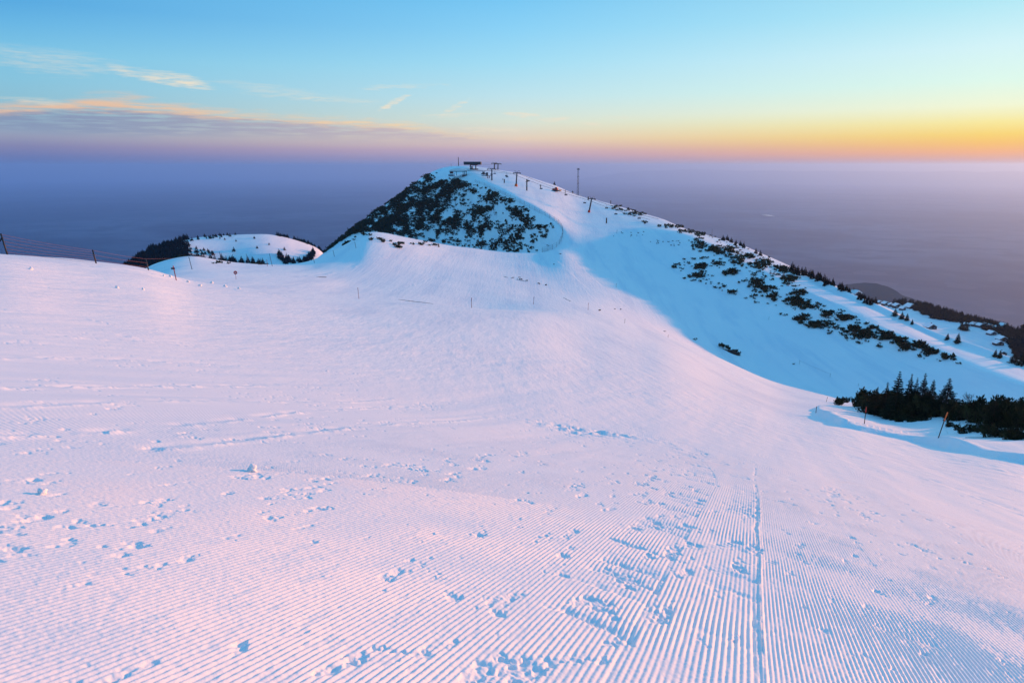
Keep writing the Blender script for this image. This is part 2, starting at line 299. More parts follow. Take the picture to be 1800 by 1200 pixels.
BERMS = [  # (line, half width m, height m)
    (wline([(0, 770), (90, 766), (170, 762), (300, 752), (400, 742), (560, 722), (660, 716), (760, 712)]), .10, .045),
    (wline([(0, 630), (120, 630), (230, 633), (330, 638), (560, 652), (720, 664), (930, 692)]), .12, .05),
    (wline([(230, 592), (330, 605), (480, 620), (640, 641)]), .14, .05),
    (wline([(0, 682), (230, 680), (500, 676)]), .12, .05),
    (wline([(0, 546), (120, 552), (200, 572), (330, 590)]), .14, .06),
    (wline([(300, 790), (420, 778), (560, 760), (760, 742), (900, 728)]), .12, .03),
    (wline([(180, 470), (270, 484), (340, 494), (430, 512), (520, 522)]), .5, .14),
    (wline([(1180, 610), (1300, 668), (1440, 702)]), .5, .05), (wline([(1100, 640), (1250, 680), (1380, 700)]), .3, .04),
    (wline([(960, 450), (1030, 505), (1110, 548), (1180, 590), (1260, 620)]), .6, .10),
    (wline([(1000, 452), (1080, 520), (1180, 590), (1300, 650)]), .5, .12),
    (wline([(1040, 440), (1110, 500), (1210, 570), (1330, 640)]), .5, .10),
    (wline([(560, 470), (700, 452), (850, 449), (950, 452)]), .8, .14),
    (wline([(540, 486), (640, 462), (760, 455)]), .7, .12),
    (wline([(0, 586), (300, 604), (700, 650), (1000, 690), (1250, 700)]), 0.16, 0.05),
    (wline([(100, 508), (400, 560), (800, 620), (1150, 665)]), 0.2, 0.06),
    (wline([(350, 520), (700, 575), (1000, 610), (1250, 660)]), 0.25, 0.07),
    (wline([(600, 545), (850, 572), (1100, 620), (1350, 690)]), 0.25, 0.07),
    (wline([(0, 720), (300, 706), (700, 700), (1000, 712)]), 0.12, 0.035),
    (wline([(820, 640), (1000, 655), (1150, 690), (1290, 742)]), 0.12, 0.04),
    (wline([(900, 560), (1080, 600), (1230, 650), (1400, 712)]), 0.25, 0.07),
    (wline([(640, 520), (760, 490), (900, 470), (960, 458)]), 0.3, 0.1),
    (wline([(700, 524), (830, 505), (930, 505), (1040, 540)]), 0.3, 0.1),
    (wline([(1400, 735), (1560, 775), (1700, 812), (1830, 850)]), 0.2, 0.05),
    (wline([(1450, 790), (1600, 830), (1800, 905)]), 0.12, 0.035),
    (wline([(1000, 470), (1060, 540), (1150, 575)]), 0.3, 0.1),
    (wline([(1100, 430), (1180, 520), (1300, 590), (1430, 650)]), 0.5, 0.30),
    (wline([(1230, 520), (1330, 580), (1460, 640), (1600, 670)]), 0.4, 0.12),
]
TH = R(20.5)
def grooms(x, y, d):
    """corduroy, seams, crumbled patches of the groomed piste near the photographer"""
    bend = 0.0*x
    t = x*math.sin(TH)+y*math.cos(TH); s = x*math.cos(TH)-y*math.sin(TH)
    # beyond about 13 m the passes swing left round the slope
    far = np.maximum(t-13, 0); s2 = s + 0.022*far**2*(1-sstep(s, .5, 6))
    pitch = np.where(s < 0.2, 0.041, 0.0315)
    wob = 0.012*fbm(x/1.1, y/1.1, 21, 2)
    ph = (s2+wob)/pitch
    c = 0.5+0.5*np.cos(2*np.pi*ph); prof = c**0.75
    old = sstep(-s2, 1.2, 9)                                   # left passes are older and softer
    amp = 0.0135*(1-0.40*old)*(0.75+0.7*fbm(x/0.7, y/0.7, 22, 2))
    vis = (1-sstep(d, 19, 28))*(1-sstep(-s, 7.0, 10.5))*(1-sstep(s, 3.8, 6.5))
    # crumbled patches: small clusters of broken ridges, strung along the edges of the passes
    n1 = fbm(s2/0.17+3, t/0.34, 31, 4); n2 = fbm(x/0.08, y/0.08, 32, 3); n3 = fbm(s2/1.6, t/5.0, 36, 2)
    band = np.exp(-((s2+3.9+0.3*np.sin(t*0.8))/0.8)**2)*0.12+np.exp(-((s2+1.05)/0.40)**2)*0.17+np.exp(-((s2+7.3)/0.5)**2)*0.09+np.exp(-((s2+2.4)/0.25)**2)*0.07-0.10*(s2 > 0.3)
    q_ = n1+band+0.25*n2+0.45*n3-0.05*sstep(d, 6, 12)-0.085*sstep(-s2, 1.8, 3.2)
    er = sstep(q_, 0.295, 0.44)*(0.25+0.75*sstep(n2, -.2, .25))
    lumps = 0.011*fbm(x/0.05, y/0.05, 33, 3)+0.009*fbm(x/0.15, y/0.15, 34, 2)
    z = vis*amp*prof*(1-0.85*er)*(1-0.38*sstep(fbm(s2/0.07, t/0.22, 45, 3), .14, .38)) + er*(np.minimum(lumps, 0.35*lumps)*1.1-0.008)*(1-sstep(d, 20, 45))
    z = z - 0.015*sstep(q_, .42, .62)*sstep(n2, -.1, .2)*(1-sstep(d, 16, 40))
    # long soft undulations left by earlier passes
    z = z + 0.026*fbm(s/0.8, t/9, 38, 3)*sstep(d, 5, 14) + 0.06*fbm(s/2.6, t/26, 39, 3)*sstep(d, 9, 20)
    # seam trench and ridge at s=0.23 ; second seam at s=-0.60
    jag = 0.02*fbm(t/0.12, s/3, 41, 3)+0.07*fbm(t/2.3, t*0, 43, 2)
    sm_ = 1.5*np.clip(fbm(t/0.6, t*0, 42, 3)*1.6+.35, 0, 1)
    z = z - vis*0.012*sm_*np.exp(-((s-0.185-jag)/0.022)**2) + vis*0.010*(1-sstep(d, 9, 16))*np.exp(-((s-0.235-jag)/0.016)**2)
    z = z - vis*0.006*np.exp(-((s2+0.60-jag)/0.02)**2)
    # scallops pressed across the strips by the grooming tracks
    for (s0, s1, per, dep, sd) in ((-1.35, -0.60, 0.40, 0.050, 51), (-0.45, 0.20, 0.62, 0.034, 52), (0.9, 1.5, 0.9, 0.014, 53)):
        wn = sstep(s2, s0, s0+0.28)*(1-sstep(s2, s1-0.03, s1+0.02))
        tt_ = t+0.42*(s2-s0)**2+0.08*fbm(x/0.3, y/0.3, sd, 2)+0.02*fbm(x/.05, y/.05, sd+3, 2)
        fr = tt_/per; k = np.floor(fr); fr = fr-k
        on = sstep(_hash(k, k*0+sd, 7), 0.25, 0.85)
        sh = np.where(fr < 0.16, fr/0.16, np.exp(-(fr-0.16)*3.2))      # abrupt far edge
        sh = np.where(fr > 0.90, sh*(1-(fr-0.90)/0.10), sh)
        z = z - vis*wn*on*dep*sh*(1+0.8*n2)
    # fine crumb everywhere
    z = z + 0.0035*fbm(x/0.025, y/0.025, 61, 2)*(1-sstep(d, 8, 16))
    return z
def detail(x, y, az, d):
    z = np.zeros_like(x)
    m = (d < 70) & (y > -6) & (np.abs(az) < 1.3)
    if m.any(): z[m] += grooms(x[m], y[m], d[m])
    m = (d > 5) & (d < 420) & (np.abs(az) < 0.85)
    if m.any():
        xm, ym = x[m], y[m]; zz = np.zeros_like(xm)
        for pts, w, h in BERMS:
            P = np.array(pts); k = (xm > P[:, 0].min()-3) & (xm < P[:, 0].max()+3) & (ym > P[:, 1].min()-3) & (ym < P[:, 1].max()+3)
            if not k.any(): continue
            dd, sg, run = seg_dist(xm[k], ym[k], pts)
            lump = np.clip(0.55+2.2*fbm(run/(w*5), run*0+h*100, 71, 3), 0, 1.6)
            wide = w*(0.8+0.8*fbm(run/(w*9), run*0+3, 73, 2))
            zz[k] += 0.5*h*lump*np.exp(-(dd/np.maximum(wide, .03))**2)*(1+1.2*fbm(xm[k]/(w*.9), ym[k]/(w*.9), 72, 3)) - 0.5*h*np.exp(-((dd-2*w)/w)**2)*(sg > 0)*lump
        # edge of the groomed run: ungroomed snow stands above it on the right
        dd, sg, run = seg_dist(xm, ym, EDGE); s = dd*sg      # + on the right
        wig = 0.35*fbm(xm/1.7, ym/1.7, 81, 3)+0.08*fbm(xm/.4, ym/.4, 82, 2)
        s = np.where(np.arctan2(xm, ym) > R(20), s, -9)
        e = 0.62*sstep(s+wig, 0.0, 0.75)*(1-0.55*sstep(s, 1.5, 8))+0.22*np.exp(-((s+wig-0.9)/0.5)**2)
        far = sstep(run, 0.3, 5)*(1-sstep(dd, 18, 40))*sstep(np.hypot(xm, ym), 14, 22)
        zz += e*far*(np.hypot(xm, ym) < 95)*(0.75+0.5*fbm(run/5, run*0, 83, 2))
        # crumbled heap in the middle of the run
        cx, cy, _ = hit_s(1035, 757); r2 = ((xm-cx)/1.9)**2+((ym-cy)/0.9)**2
        zz += np.exp(-r2)*0.22*fbm(xm/.35, ym/.35, 91, 4)
        z[m] += zz
    return z
def ground(az, d):
    x = d*np.sin(az); y = d*np.cos(az)
    return Hs(az, d)+relief(x, y, az, d)
def gz(x, y):
    a = np.array([math.atan2(x, y)]); d = np.array([math.hypot(x, y)])
    return float(ground(a, d)[0]+detail(np.array([float(x)]), np.array([float(y)]), a, d)[0])
def hit(u, v, **k): return Vector(hit_s(u, v, fn=ground, **k))
# ------------------------------------------------------------------ materials
MATS = {}
def mat(name, rgb, rough=0.8, metal=0.0, noise=None, spec=0.3, emit=None, var=0.25):
    if name in MATS: return MATS[name]
    m = bpy.data.materials.new(name); m.use_nodes = True; nt = NT(m.node_tree); b = m.node_tree.nodes['Principled BSDF']
    b.inputs['Roughness'].default_value = rough; b.inputs['Metallic'].default_value = metal; b.inputs['Specular IOR Level'].default_value = spec
    tcn = nt.n('ShaderNodeTexCoord')
    f = nt.noise(tcn.outputs['Object'], noise or 3.0, 3)
    lo = tuple(c*(1-var) for c in rgb)+(1,); hi = tuple(min(1, c*(1+var)) for c in rgb)+(1,)
    nt.l(nt.ramp(f, [(0.3, lo), (0.7, hi)], 'LINEAR'), b.inputs['Base Color'])
    MATS[name] = m; return m
def snow_material(name, rgb, grain=True):
    m = bpy.data.materials.new(name); m.use_nodes = True; nt = NT(m.node_tree); b = m.node_tree.nodes['Principled BSDF']
    b.inputs['Roughness'].default_value = 0.55; b.inputs['Specular IOR Level'].default_value = 0.25
    b.inputs['Base Color'].default_value = (*rgb, 1)
    g = nt.n('ShaderNodeTexCoord')
    n1 = nt.noise(g.outputs['Object'], 0.05, 5, 0.6); 
    
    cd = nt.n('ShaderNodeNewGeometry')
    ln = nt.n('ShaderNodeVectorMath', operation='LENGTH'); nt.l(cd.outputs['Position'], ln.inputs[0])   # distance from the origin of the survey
    fine = nt.noise(g.outputs['Object'], 55, 3, .6)
    mid = nt.noise(g.outputs['Object'], 3.0, 5, .62)
    mp = nt.n('ShaderNodeMapping'); mp.inputs['Rotation'].default_value = (0, 0, R(20)); mp.inputs['Scale'].default_value = (1, 0.06, 1)
    nt.l(g.outputs['Object'], mp.inputs[0])
    st = nt.noise(mp.outputs[0], 1.1, 4, .6)
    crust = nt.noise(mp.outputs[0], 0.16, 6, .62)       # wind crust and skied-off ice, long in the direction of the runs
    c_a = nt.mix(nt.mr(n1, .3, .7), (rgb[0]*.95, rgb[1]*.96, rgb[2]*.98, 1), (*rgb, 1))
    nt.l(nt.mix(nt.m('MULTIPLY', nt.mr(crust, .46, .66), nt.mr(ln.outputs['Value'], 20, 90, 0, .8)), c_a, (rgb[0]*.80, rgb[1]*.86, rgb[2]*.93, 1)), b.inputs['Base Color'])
    b1 = nt.n('ShaderNodeBump'); b1.inputs['Strength'].default_value = 0.4; b1.inputs['Distance'].default_value = 0.004; nt.l(fine, b1.inputs['Height'])
    b2 = nt.n('ShaderNodeBump'); b2.inputs['Strength'].default_value = 0.6; b2.inputs['Distance'].default_value = 0.05; nt.l(mid, b2.inputs['Height'])
    b3 = nt.n('ShaderNodeBump'); b3.inputs['Strength'].default_value = 0.6; b3.inputs['Distance'].default_value = 0.16; nt.l(st, b3.inputs['Height'])
    nt.l(nt.mr(ln.outputs['Value'], 3, 20, .55, 0), b1.inputs['Strength'])
    nt.l(nt.mr(ln.outputs['Value'], 8, 50, 0.05, 0.7), b2.inputs['Strength'])
    nt.l(nt.mr(ln.outputs['Value'], 10, 50, 0.0, 0.7), b3.inputs['Strength'])
    nt.l(b1.outputs[0], b2.inputs['Normal']); nt.l(b2.outputs[0], b3.inputs['Normal']); nt.l(b3.outputs[0], b.inputs['Normal'])
    MATS[name] = m; return m
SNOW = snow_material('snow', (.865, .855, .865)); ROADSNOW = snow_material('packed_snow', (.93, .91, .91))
# ------------------------------------------------------------------ the ground mesh: polar sheet, finest where the photograph looks
ga = [np.arange(-43.0, 43.0, 0.063)]
a = 43.0; st = 0.15; outr = []
while a < 180: outr.append(a); a += st; st = min(st*1.12, 3.0)
outr = np.array(outr); az_g = np.radians(np.concatenate([-outr[::-1], ga[0][1:], outr]))
dl_ = [0.3]
def grow(to, r):
    while dl_[-1] < to: dl_.append(dl_[-1]*r)
grow(1.9, 1.05); grow(8, 1.0023); grow(16, 1.0040); grow(40, 1.0055); grow(140, 1.009); grow(700, 1.0055); grow(1300, 1.012); grow(4200, 1.05); dl_[-1] = 4199.0
d_g = np.array(dl_)
NA, ND = len(az_g), len(d_g)
zs = np.empty((ND, NA)); 
for j0 in range(0, ND, 100):
    j1 = min(ND, j0+100); A, D = np.meshgrid(az_g, d_g[j0:j1])
    Xg = D*np.sin(A); Yg = D*np.cos(A)
    zs[j0:j1] = Hs(A, D)+relief(Xg, Yg, A, D)+detail(Xg.ravel(), Yg.ravel(), A.ravel(), D.ravel()).reshape(D.shape)
A, D = np.meshgrid(az_g, d_g); Xg = D*np.sin(A); Yg = D*np.cos(A)
idx = np.arange(ND*NA).reshape(ND, NA)
q = np.stack([idx[:-1, :-1], idx[:-1, 1:], idx[1:, 1:], idx[1:, :-1]], -1)       # upward facing when viewed from above
qa = 0.5*(A[:-1, :-1]+A[:-1, 1:]); qd = 0.5*(D[:-1, :-1]+D[1:, :-1])
dLq = row_d(L_, az_g); dGq = row_d(G_, az_g); dHq = row_d(H_, az_g); dIq = row_d(I_, az_g)
mL = 0.5*(dLq[:-1]+dLq[1:])[None, :]; mG = 0.5*(dGq[:-1]+dGq[1:])[None, :]; mH = 0.5*(dHq[:-1]+dHq[1:])[None, :]
road_q = (qa > px_dir(1400, 495)[0]) & (qa < R(60)) & (qd > mL-1) & (qd < mL+(mG-mL)*0.62)
hill_q = (qd > mG+30) & (~road_q)
def sheet(name, mask, material):
    f = q[mask].reshape(-1, 4); used, inv = np.unique(f, return_inverse=True); inv = inv.reshape(-1, 4)
    co = np.stack([Xg.ravel()[used], Yg.ravel()[used], zs.ravel()[used]], 1).astype(np.float32)
    me = bpy.data.meshes.new(name); me.vertices.add(len(co)); me.vertices.foreach_set('co', co.ravel())
    me.loops.add(inv.size); me.loops.foreach_set('vertex_index', inv[:, ::-1].astype(np.int32).ravel())
    me.polygons.add(len(inv)); me.polygons.foreach_set('loop_start', np.arange(0, inv.size, 4, dtype=np.int32))
    me.polygons.foreach_set('use_smooth', np.ones(len(inv), bool)); me.update()
    me.materials.append(material); o = bpy.data.objects.new(name, me); C.objects.link(o); o['kind'] = 'structure'; return o
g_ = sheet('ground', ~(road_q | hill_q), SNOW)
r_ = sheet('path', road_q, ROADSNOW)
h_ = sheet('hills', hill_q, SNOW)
# ------------------------------------------------------------------ valley floor, far ridges
def plain_mat():
    m = bpy.data.materials.new('valley_land'); m.use_nodes = True; nt = NT(m.node_tree); b = m.node_tree.nodes['Principled BSDF']
    b.inputs['Roughness'].default_value = 0.95; b.inputs['Specular IOR Level'].default_value = 0.05
    g = nt.n('ShaderNodeTexCoord'); mp = nt.n('ShaderNodeMapping'); nt.l(g.outputs['Object'], mp.inputs[0])
    big = nt.noise(mp.outputs[0], 0.00022, 5, .6, .5); sm = nt.noise(mp.outputs[0], 0.0016, 4, .6)
    vo = nt.n('ShaderNodeTexVoronoi'); vo.inputs['Scale'].default_value = 0.0045; nt.l(mp.outputs[0], vo.inputs['Vector'])
    c1 = nt.mix(nt.mr(big, .42, .6), (.006, .028, .070, 1), (.075, .115, .175, 1))  # dusk blue put into the land colours, offsetting the warm sun
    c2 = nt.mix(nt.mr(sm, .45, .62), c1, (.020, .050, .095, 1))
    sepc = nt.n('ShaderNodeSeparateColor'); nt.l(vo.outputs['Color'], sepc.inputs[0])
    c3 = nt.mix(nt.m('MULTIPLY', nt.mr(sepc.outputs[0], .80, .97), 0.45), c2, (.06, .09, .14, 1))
    nt.l(c3, b.inputs['Base Color']); MATS['valley_land'] = m; return m
RE = 6371000.
def curved_disc():
    rr_ = [0]+list(np.exp(np.linspace(math.log(1500), math.log(128000), 90))); na = 160
    co = []; fs = []
    for i, r in enumerate(rr_):
        for k in range(na):
            t = 2*math.pi*k/na; x, y = r*math.sin(t), r*math.cos(t)
            co.append((x, y, -1150 - r*r/(2*RE)))
    for i in range(len(rr_)-1):
        for k in range(na):
            k2 = (k+1) % na; fs.append((i*na+k, (i+1)*na+k, (i+1)*na+k2, i*na+k2))
    me = bpy.data.meshes.new('valley_floor'); me.from_pydata(co, [], fs); me.update(); me.flip_normals()
    for p in me.polygons: p.use_smooth = True
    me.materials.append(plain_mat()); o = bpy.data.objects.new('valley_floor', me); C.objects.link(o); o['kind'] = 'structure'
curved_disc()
def lake():
    P = P3(1351, 377.5, 17900.); cx, cy = P[1]*math.sin(P[0]), P[1]*math.cos(P[0]); n = 40; co = []
    for i in range(n):
        t = 2*math.pi*i/n; r = 1+.25*math.sin(3*t)+.15*math.cos(5*t+1); co.append((cx+math.cos(t)*80*r, cy+math.sin(t)*260*r, -1146.-P[1]**2/(2*RE)))
    me = bpy.data.meshes.new('lake'); me.from_pydata(co, [], [tuple(range(n))]); me.update()
    m = bpy.data.materials.new('lake_water'); m.use_nodes = True; nt = NT(m.node_tree); b = m.node_tree.nodes['Principled BSDF']; b.inputs['Base Color'].default_value = (.3, .32, .34, 1); b.inputs['Roughness'].default_value = .08; b.inputs['Metallic'].default_value = .9
    w = nt.noise(nt.n('ShaderNodeTexCoord').outputs['Object'], .02, 3); bp = nt.n('ShaderNodeBump'); bp.inputs['Strength'].default_value = .05; nt.l(w, bp.inputs['Height']); nt.l(bp.outputs[0], b.inputs['Normal'])
    me.materials.append(m); o = bpy.data.objects.new('lake', me); C.objects.link(o); o['kind'] = 'structure'
lake()
FOREST = mat('forest_slope', (.012, .022, .036), 0.95, noise=0.004, var=.5)
def far_ridge(name, pts, depth, base=-1300, rough=0.1, seed=1):
    """a mountain range: crest through (u, v, distance) points, real width, closed down to the valley"""
    P = []
    for (u, v, d) in pts:
        a, e = px_dir(u, v); P.append((a, d, math.tan(e)*d))
    P.sort(); aa = np.linspace(P[0][0], P[-1][0], 260); pa = [p[0] for p in P]
    dd = pchip(pa, [p[1] for p in P], aa); zc = pchip(pa, [p[2] for p in P], aa)
    ends = sstep(np.linspace(0, 1, 260), 0, .22)*(1-sstep(np.linspace(0, 1, 260), .78, 1)); zc = base+(zc-base)*(0.02+0.98*ends)
    rows = 31; co = []; fs = []
    for j in range(rows):
        s = -1+2*j/(rows-1)
        r = dd+s*depth*(1+0.15*np.sin(aa*60))
        prof = (1-abs(s))**1.15
        x = r*np.sin(aa); y = r*np.cos(aa)
        n = fbm(x/depth*3.2, y/depth*3.2, seed, 5)*rough*(zc-base)*(0.15+abs(s))*(1-abs(s)**4)
        n = n + fbm(x/depth*9, y/depth*9, seed+9, 3)*rough*.25*(zc-base)*(1-abs(s)**4)
        z = base+(zc-base)*prof + n - r*r/(2*RE)*0
        for k in range(len(aa)): co.append((x[k], y[k], z[k]))
    n = len(aa)
    for j in range(rows-1):
        for k in range(n-1): fs.append((j*n+k, j*n+k+1, (j+1)*n+k+1, (j+1)*n+k))
    me = bpy.data.meshes.new(name); me.from_pydata(co, [], fs); me.update()
    for p in me.polygons: p.use_smooth = True
    me.materials.append(FOREST); o = bpy.data.objects.new(name, me); C.objects.link(o); o['kind'] = 'structure'
far_ridge('hills', [(1380, 560, 3600), (1430, 516, 3700), (1475, 503, 3700), (1530, 500, 3700), (1590, 517, 3600), (1650, 545, 3500), (1720, 590, 3400), (1800, 640, 3300)], 900, -1180, .10, 3)
_rv = random.Random(12)
far_ridge('mountains', [(940+46*i, 303-[0, 1, 0, 2, 3, 6, 8.5, 8, 5, 6, 4, 5, 3, 4, 2, 3, 4, 2, 3, 5, 3, 2, 1, 0, 0, 0][i]*.62+_rv.uniform(-.6, .6), 74000) for i in range(26)], 9000, -1700, .06, 4)
# ------------------------------------------------------------------ object helpers
rng = random.Random(7); nrg = np.random.RandomState(11)
def tag(o, label, cat, group=None, kind=None):
    o['label'] = label; o['category'] = cat
    if group: o['group'] = group
    if kind: o['kind'] = kind
    return o
def thing(name, loc, label, cat, rotz=0.0, group=None, scale=1.0, tilt=None):
    o = bpy.data.objects.new(name, None); C.objects.link(o); o.location = loc
    o.rotation_euler = (tilt[0] if tilt else 0, tilt[1] if tilt else 0, rotz); o.scale = (scale,)*3; o.empty_display_size = 0.3
    return tag(o, label, cat, group)
class MB:
    def __init__(s): s.v = []; s.f = []; s.sm = []
    def add(s, vs, fs, smooth=False):
        n = len(s.v); s.v += [tuple(p) for p in vs]; s.f += [tuple(i+n for i in f) for f in fs]; s.sm += [smooth]*len(fs); return s
    def box(s, c, size, rz=0.0, rx=0.0, taper=1.0):
        hx, hy, hz = size[0]/2, size[1]/2, size[2]/2; M = Matrix.Rotation(rz, 3, 'Z') @ Matrix.Rotation(rx, 3, 'X')
        vs = []
        for z, k in ((-hz, 1), (hz, taper)):
            for x, y in ((-hx, -hy), (hx, -hy), (hx, hy), (-hx, hy)): vs.append(Vector(c)+M @ Vector((x*k, y*k, z)))
        return s.add(vs, [(0, 3, 2, 1), (4, 5, 6, 7), (0, 1, 5, 4), (1, 2, 6, 5), (2, 3, 7, 6), (3, 0, 4, 7)])
    def tube(s, a, b, r0, r1=None, n=8, cap=True):
        a, b = Vector(a), Vector(b); r1 = r0 if r1 is None else r1
        w = (b-a).normalized(); u = w.orthogonal().normalized(); v = w.cross(u); vs = []
        for p, r in ((a, r0), (b, r1)):
            for k in range(n):
                t = 2*math.pi*k/n; vs.append(p+(u*math.cos(t)+v*math.sin(t))*r)
        fs = [(k, (k+1) % n, n+(k+1) % n, n+k) for k in range(n)]
        if cap: fs += [tuple(range(n-1, -1, -1)), tuple(range(n, 2*n))]
        return s.add(vs, fs, True)
    def path(s, pts, r, n=5):
        for a, b in zip(pts[:-1], pts[1:]): s.tube(a, b, r, r, n, False)
        return s
    def prism(s, poly, y0, y1):
        n = len(poly); vs = [(x, y0, z) for x, z in poly]+[(x, y1, z) for x, z in poly]
        return s.add(vs, [tuple(range(n)), tuple(range(2*n-1, n-1, -1))]+[(i, n+i, n+(i+1) % n, (i+1) % n) for i in range(n)])
    def ring(s, c, R0, r, axis='Y', n=28, m=6):
        vs = []; fs = []
        for i in range(n):
            t = 2*math.pi*i/n
            for j in range(m):
                p = 2*math.pi*j/m; q = R0+r*math.cos(p); h = r*math.sin(p)
                P = (q*math.cos(t), h, q*math.sin(t)) if axis == 'Y' else (q*math.cos(t), q*math.sin(t), h)
                vs.append(Vector(c)+Vector(P))
        for i in range(n):
            for j in range(m): fs.append((i*m+j, i*m+(j+1) % m, ((i+1) % n)*m+(j+1) % m, ((i+1) % n)*m+j))
        return s.add(vs, fs, True)
    def mesh(s, name, material):
        me = bpy.data.meshes.new(name); me.from_pydata(s.v, [], s.f); me.polygons.foreach_set('use_smooth', s.sm); me.materials.append(material); me.update(); return me
    def build(s, name, material, parent=None, loc=None):
        o = bpy.data.objects.new(name, s.mesh(name, material)); C.objects.link(o)
        if parent: o.parent = parent
        if loc is not None: o.location = loc
        return o
def px2m(p):                                  # metres per photograph pixel at a point
    return (p[1]*math.cos(PITCH)-p[2]*math.sin(PITCH))/1200
def copy_tree(o, parent=None):
    c = o.copy(); C.objects.link(c)
    if parent is not None: c.parent = parent
    for ch in list(o.children): copy_tree(ch, c)
    return c
M_DARK = mat('dark_steel', (.030, .034, .045), 0.5, .3); M_GREY = mat('galvanised', (.16, .17, .19), 0.45, .6)
M_WOOD = mat('weathered_wood', (.060, .035, .025), 0.85, noise=9); M_RED = mat('red_paint', (.42, .03, .025), 0.5); M_ORG = mat('orange_pad', (.75, .13, .02), 0.7)
M_WHITE = mat('white_paint', (.75, .75, .76), 0.5, var=.05); M_NET = mat('fence_net', (.10, .06, .06), 0.9); M_GLASS = mat('dark_glass', (.02, .03, .05), 0.1, spec=.8)
M_BARK = mat('bark', (.035, .022, .016), 0.95, noise=14); M_RUST = mat('rusty_steel', (.16, .045, .03), 0.8)
def leaf_mat(name, a, b):
    m = bpy.data.materials.new(name); m.use_nodes = True; nt = NT(m.node_tree); bs = m.node_tree.nodes['Principled BSDF']
    bs.inputs['Roughness'].default_value = 0.85; bs.inputs['Specular IOR Level'].default_value = 0.1
    g = nt.n('ShaderNodeTexCoord'); oi = nt.n('ShaderNodeObjectInfo')
    f = nt.noise(g.outputs['Object'], 2.2, 3)
    c = nt.ramp(f, [(.35, (*a, 1)), (.68, (*b, 1))], 'LINEAR')
    hs = nt.n('ShaderNodeHueSaturation'); nt.l(c, hs.inputs['Color']); nt.l(nt.mr(oi.outputs['Random'], 0, 1, .75, 1.3), hs.inputs['Value'])
    nt.l(hs.outputs[0], bs.inputs['Base Color']); return m
M_PINE = leaf_mat('dwarf_pine_needles', (.008, .013, .008), (.050, .052, .022))
M_SPRUCE = leaf_mat('spruce_needles', (.008, .013, .009), (.026, .034, .018))
M_FAR = leaf_mat('far_spruce_needles', (.005, .006, .007), (.012, .014, .012))
M_TWIG = leaf_mat('bare_twigs', (.020, .014, .013), (.045, .030, .026))
# ------------------------------------------------------------------ vegetation meshes (numpy built)
def tri_mesh(name, verts, faces, material):
    verts = np.asarray(verts, np.float32); faces = np.asarray(faces, np.int32); k = faces.shape[1]
    me = bpy.data.meshes.new(name); me.vertices.add(len(verts)); me.vertices.foreach_set('co', verts.ravel())
    me.loops.add(faces.size); me.loops.foreach_set('vertex_index', faces.ravel()); me.polygons.add(len(faces))
    me.polygons.foreach_set('loop_start', np.arange(0, faces.size, k, dtype=np.int32)); me.update(calc_edges=True); me.materials.append(material); return me
def tufts(P, Dr, length, width, r, blades=4):
    """needle tufts: from each P along Dr, a few tapering leaf-sized blades"""
    P = np.repeat(P, blades, 0); D = np.repeat(Dr, blades, 0)+r.normal(0, .38, (len(P), 3)); D /= np.linalg.norm(D, axis=1)[:, None]
    sd_ = np.cross(D, r.normal(0, 1, D.shape)); sd_ /= np.linalg.norm(sd_, axis=1)[:, None]+1e-6
    L = length*(0.6+0.8*r.rand(len(P), 1)); Wd = width*(0.6+0.8*r.rand(len(P), 1))
    a = P-D*L*.15; b = P+D*L*.5+sd_*Wd; c = P+D*L; d = P+D*L*.5-sd_*Wd
    v = np.stack([a, b, c, d], 1).reshape(-1, 3); n = len(P); f = np.arange(4*n).reshape(n, 4)
    return v, f
def shrub_verts(seed, n=170, lobes=7, size=.16, spread=1.0):
    """a sprawling dwarf pine: several upturned leaders, flat wide outline with gaps"""
    r = np.random.RandomState(seed); V = []; F = []; o = 0; br = []
    for i in range(lobes):
        t = r.rand()*6.283; q = r.rand()**.6*0.62*spread; base = np.array([math.cos(t)*q*.5, math.sin(t)*q*.5, 0]); tip = np.array([math.cos(t)*q*1.15, math.sin(t)*q*1.15, .34+.36*r.rand()*(1-.5*q)])
        br.append((base, tip)); m = n//lobes; s = r.rand(m, 1)**.7
        ctr = base+(tip-base)*s; off = r.normal(0, 1, (m, 3)); off /= np.linalg.norm(off, axis=1)[:, None]; P = ctr+off*(.21*(1.12-s*.75))*r.rand(m, 1)**.4
        P[:, 2] = np.maximum(P[:, 2], .01); D = off*.5+np.array([0, 0, .8])+(tip-base)[None, :]*.5; D /= np.linalg.norm(D, axis=1)[:, None]
        v, f = tufts(P, D, size, size*.24, r, 3); V.append(v); F.append(f+o); o += len(v)
    return np.concatenate(V), np.concatenate(F), br
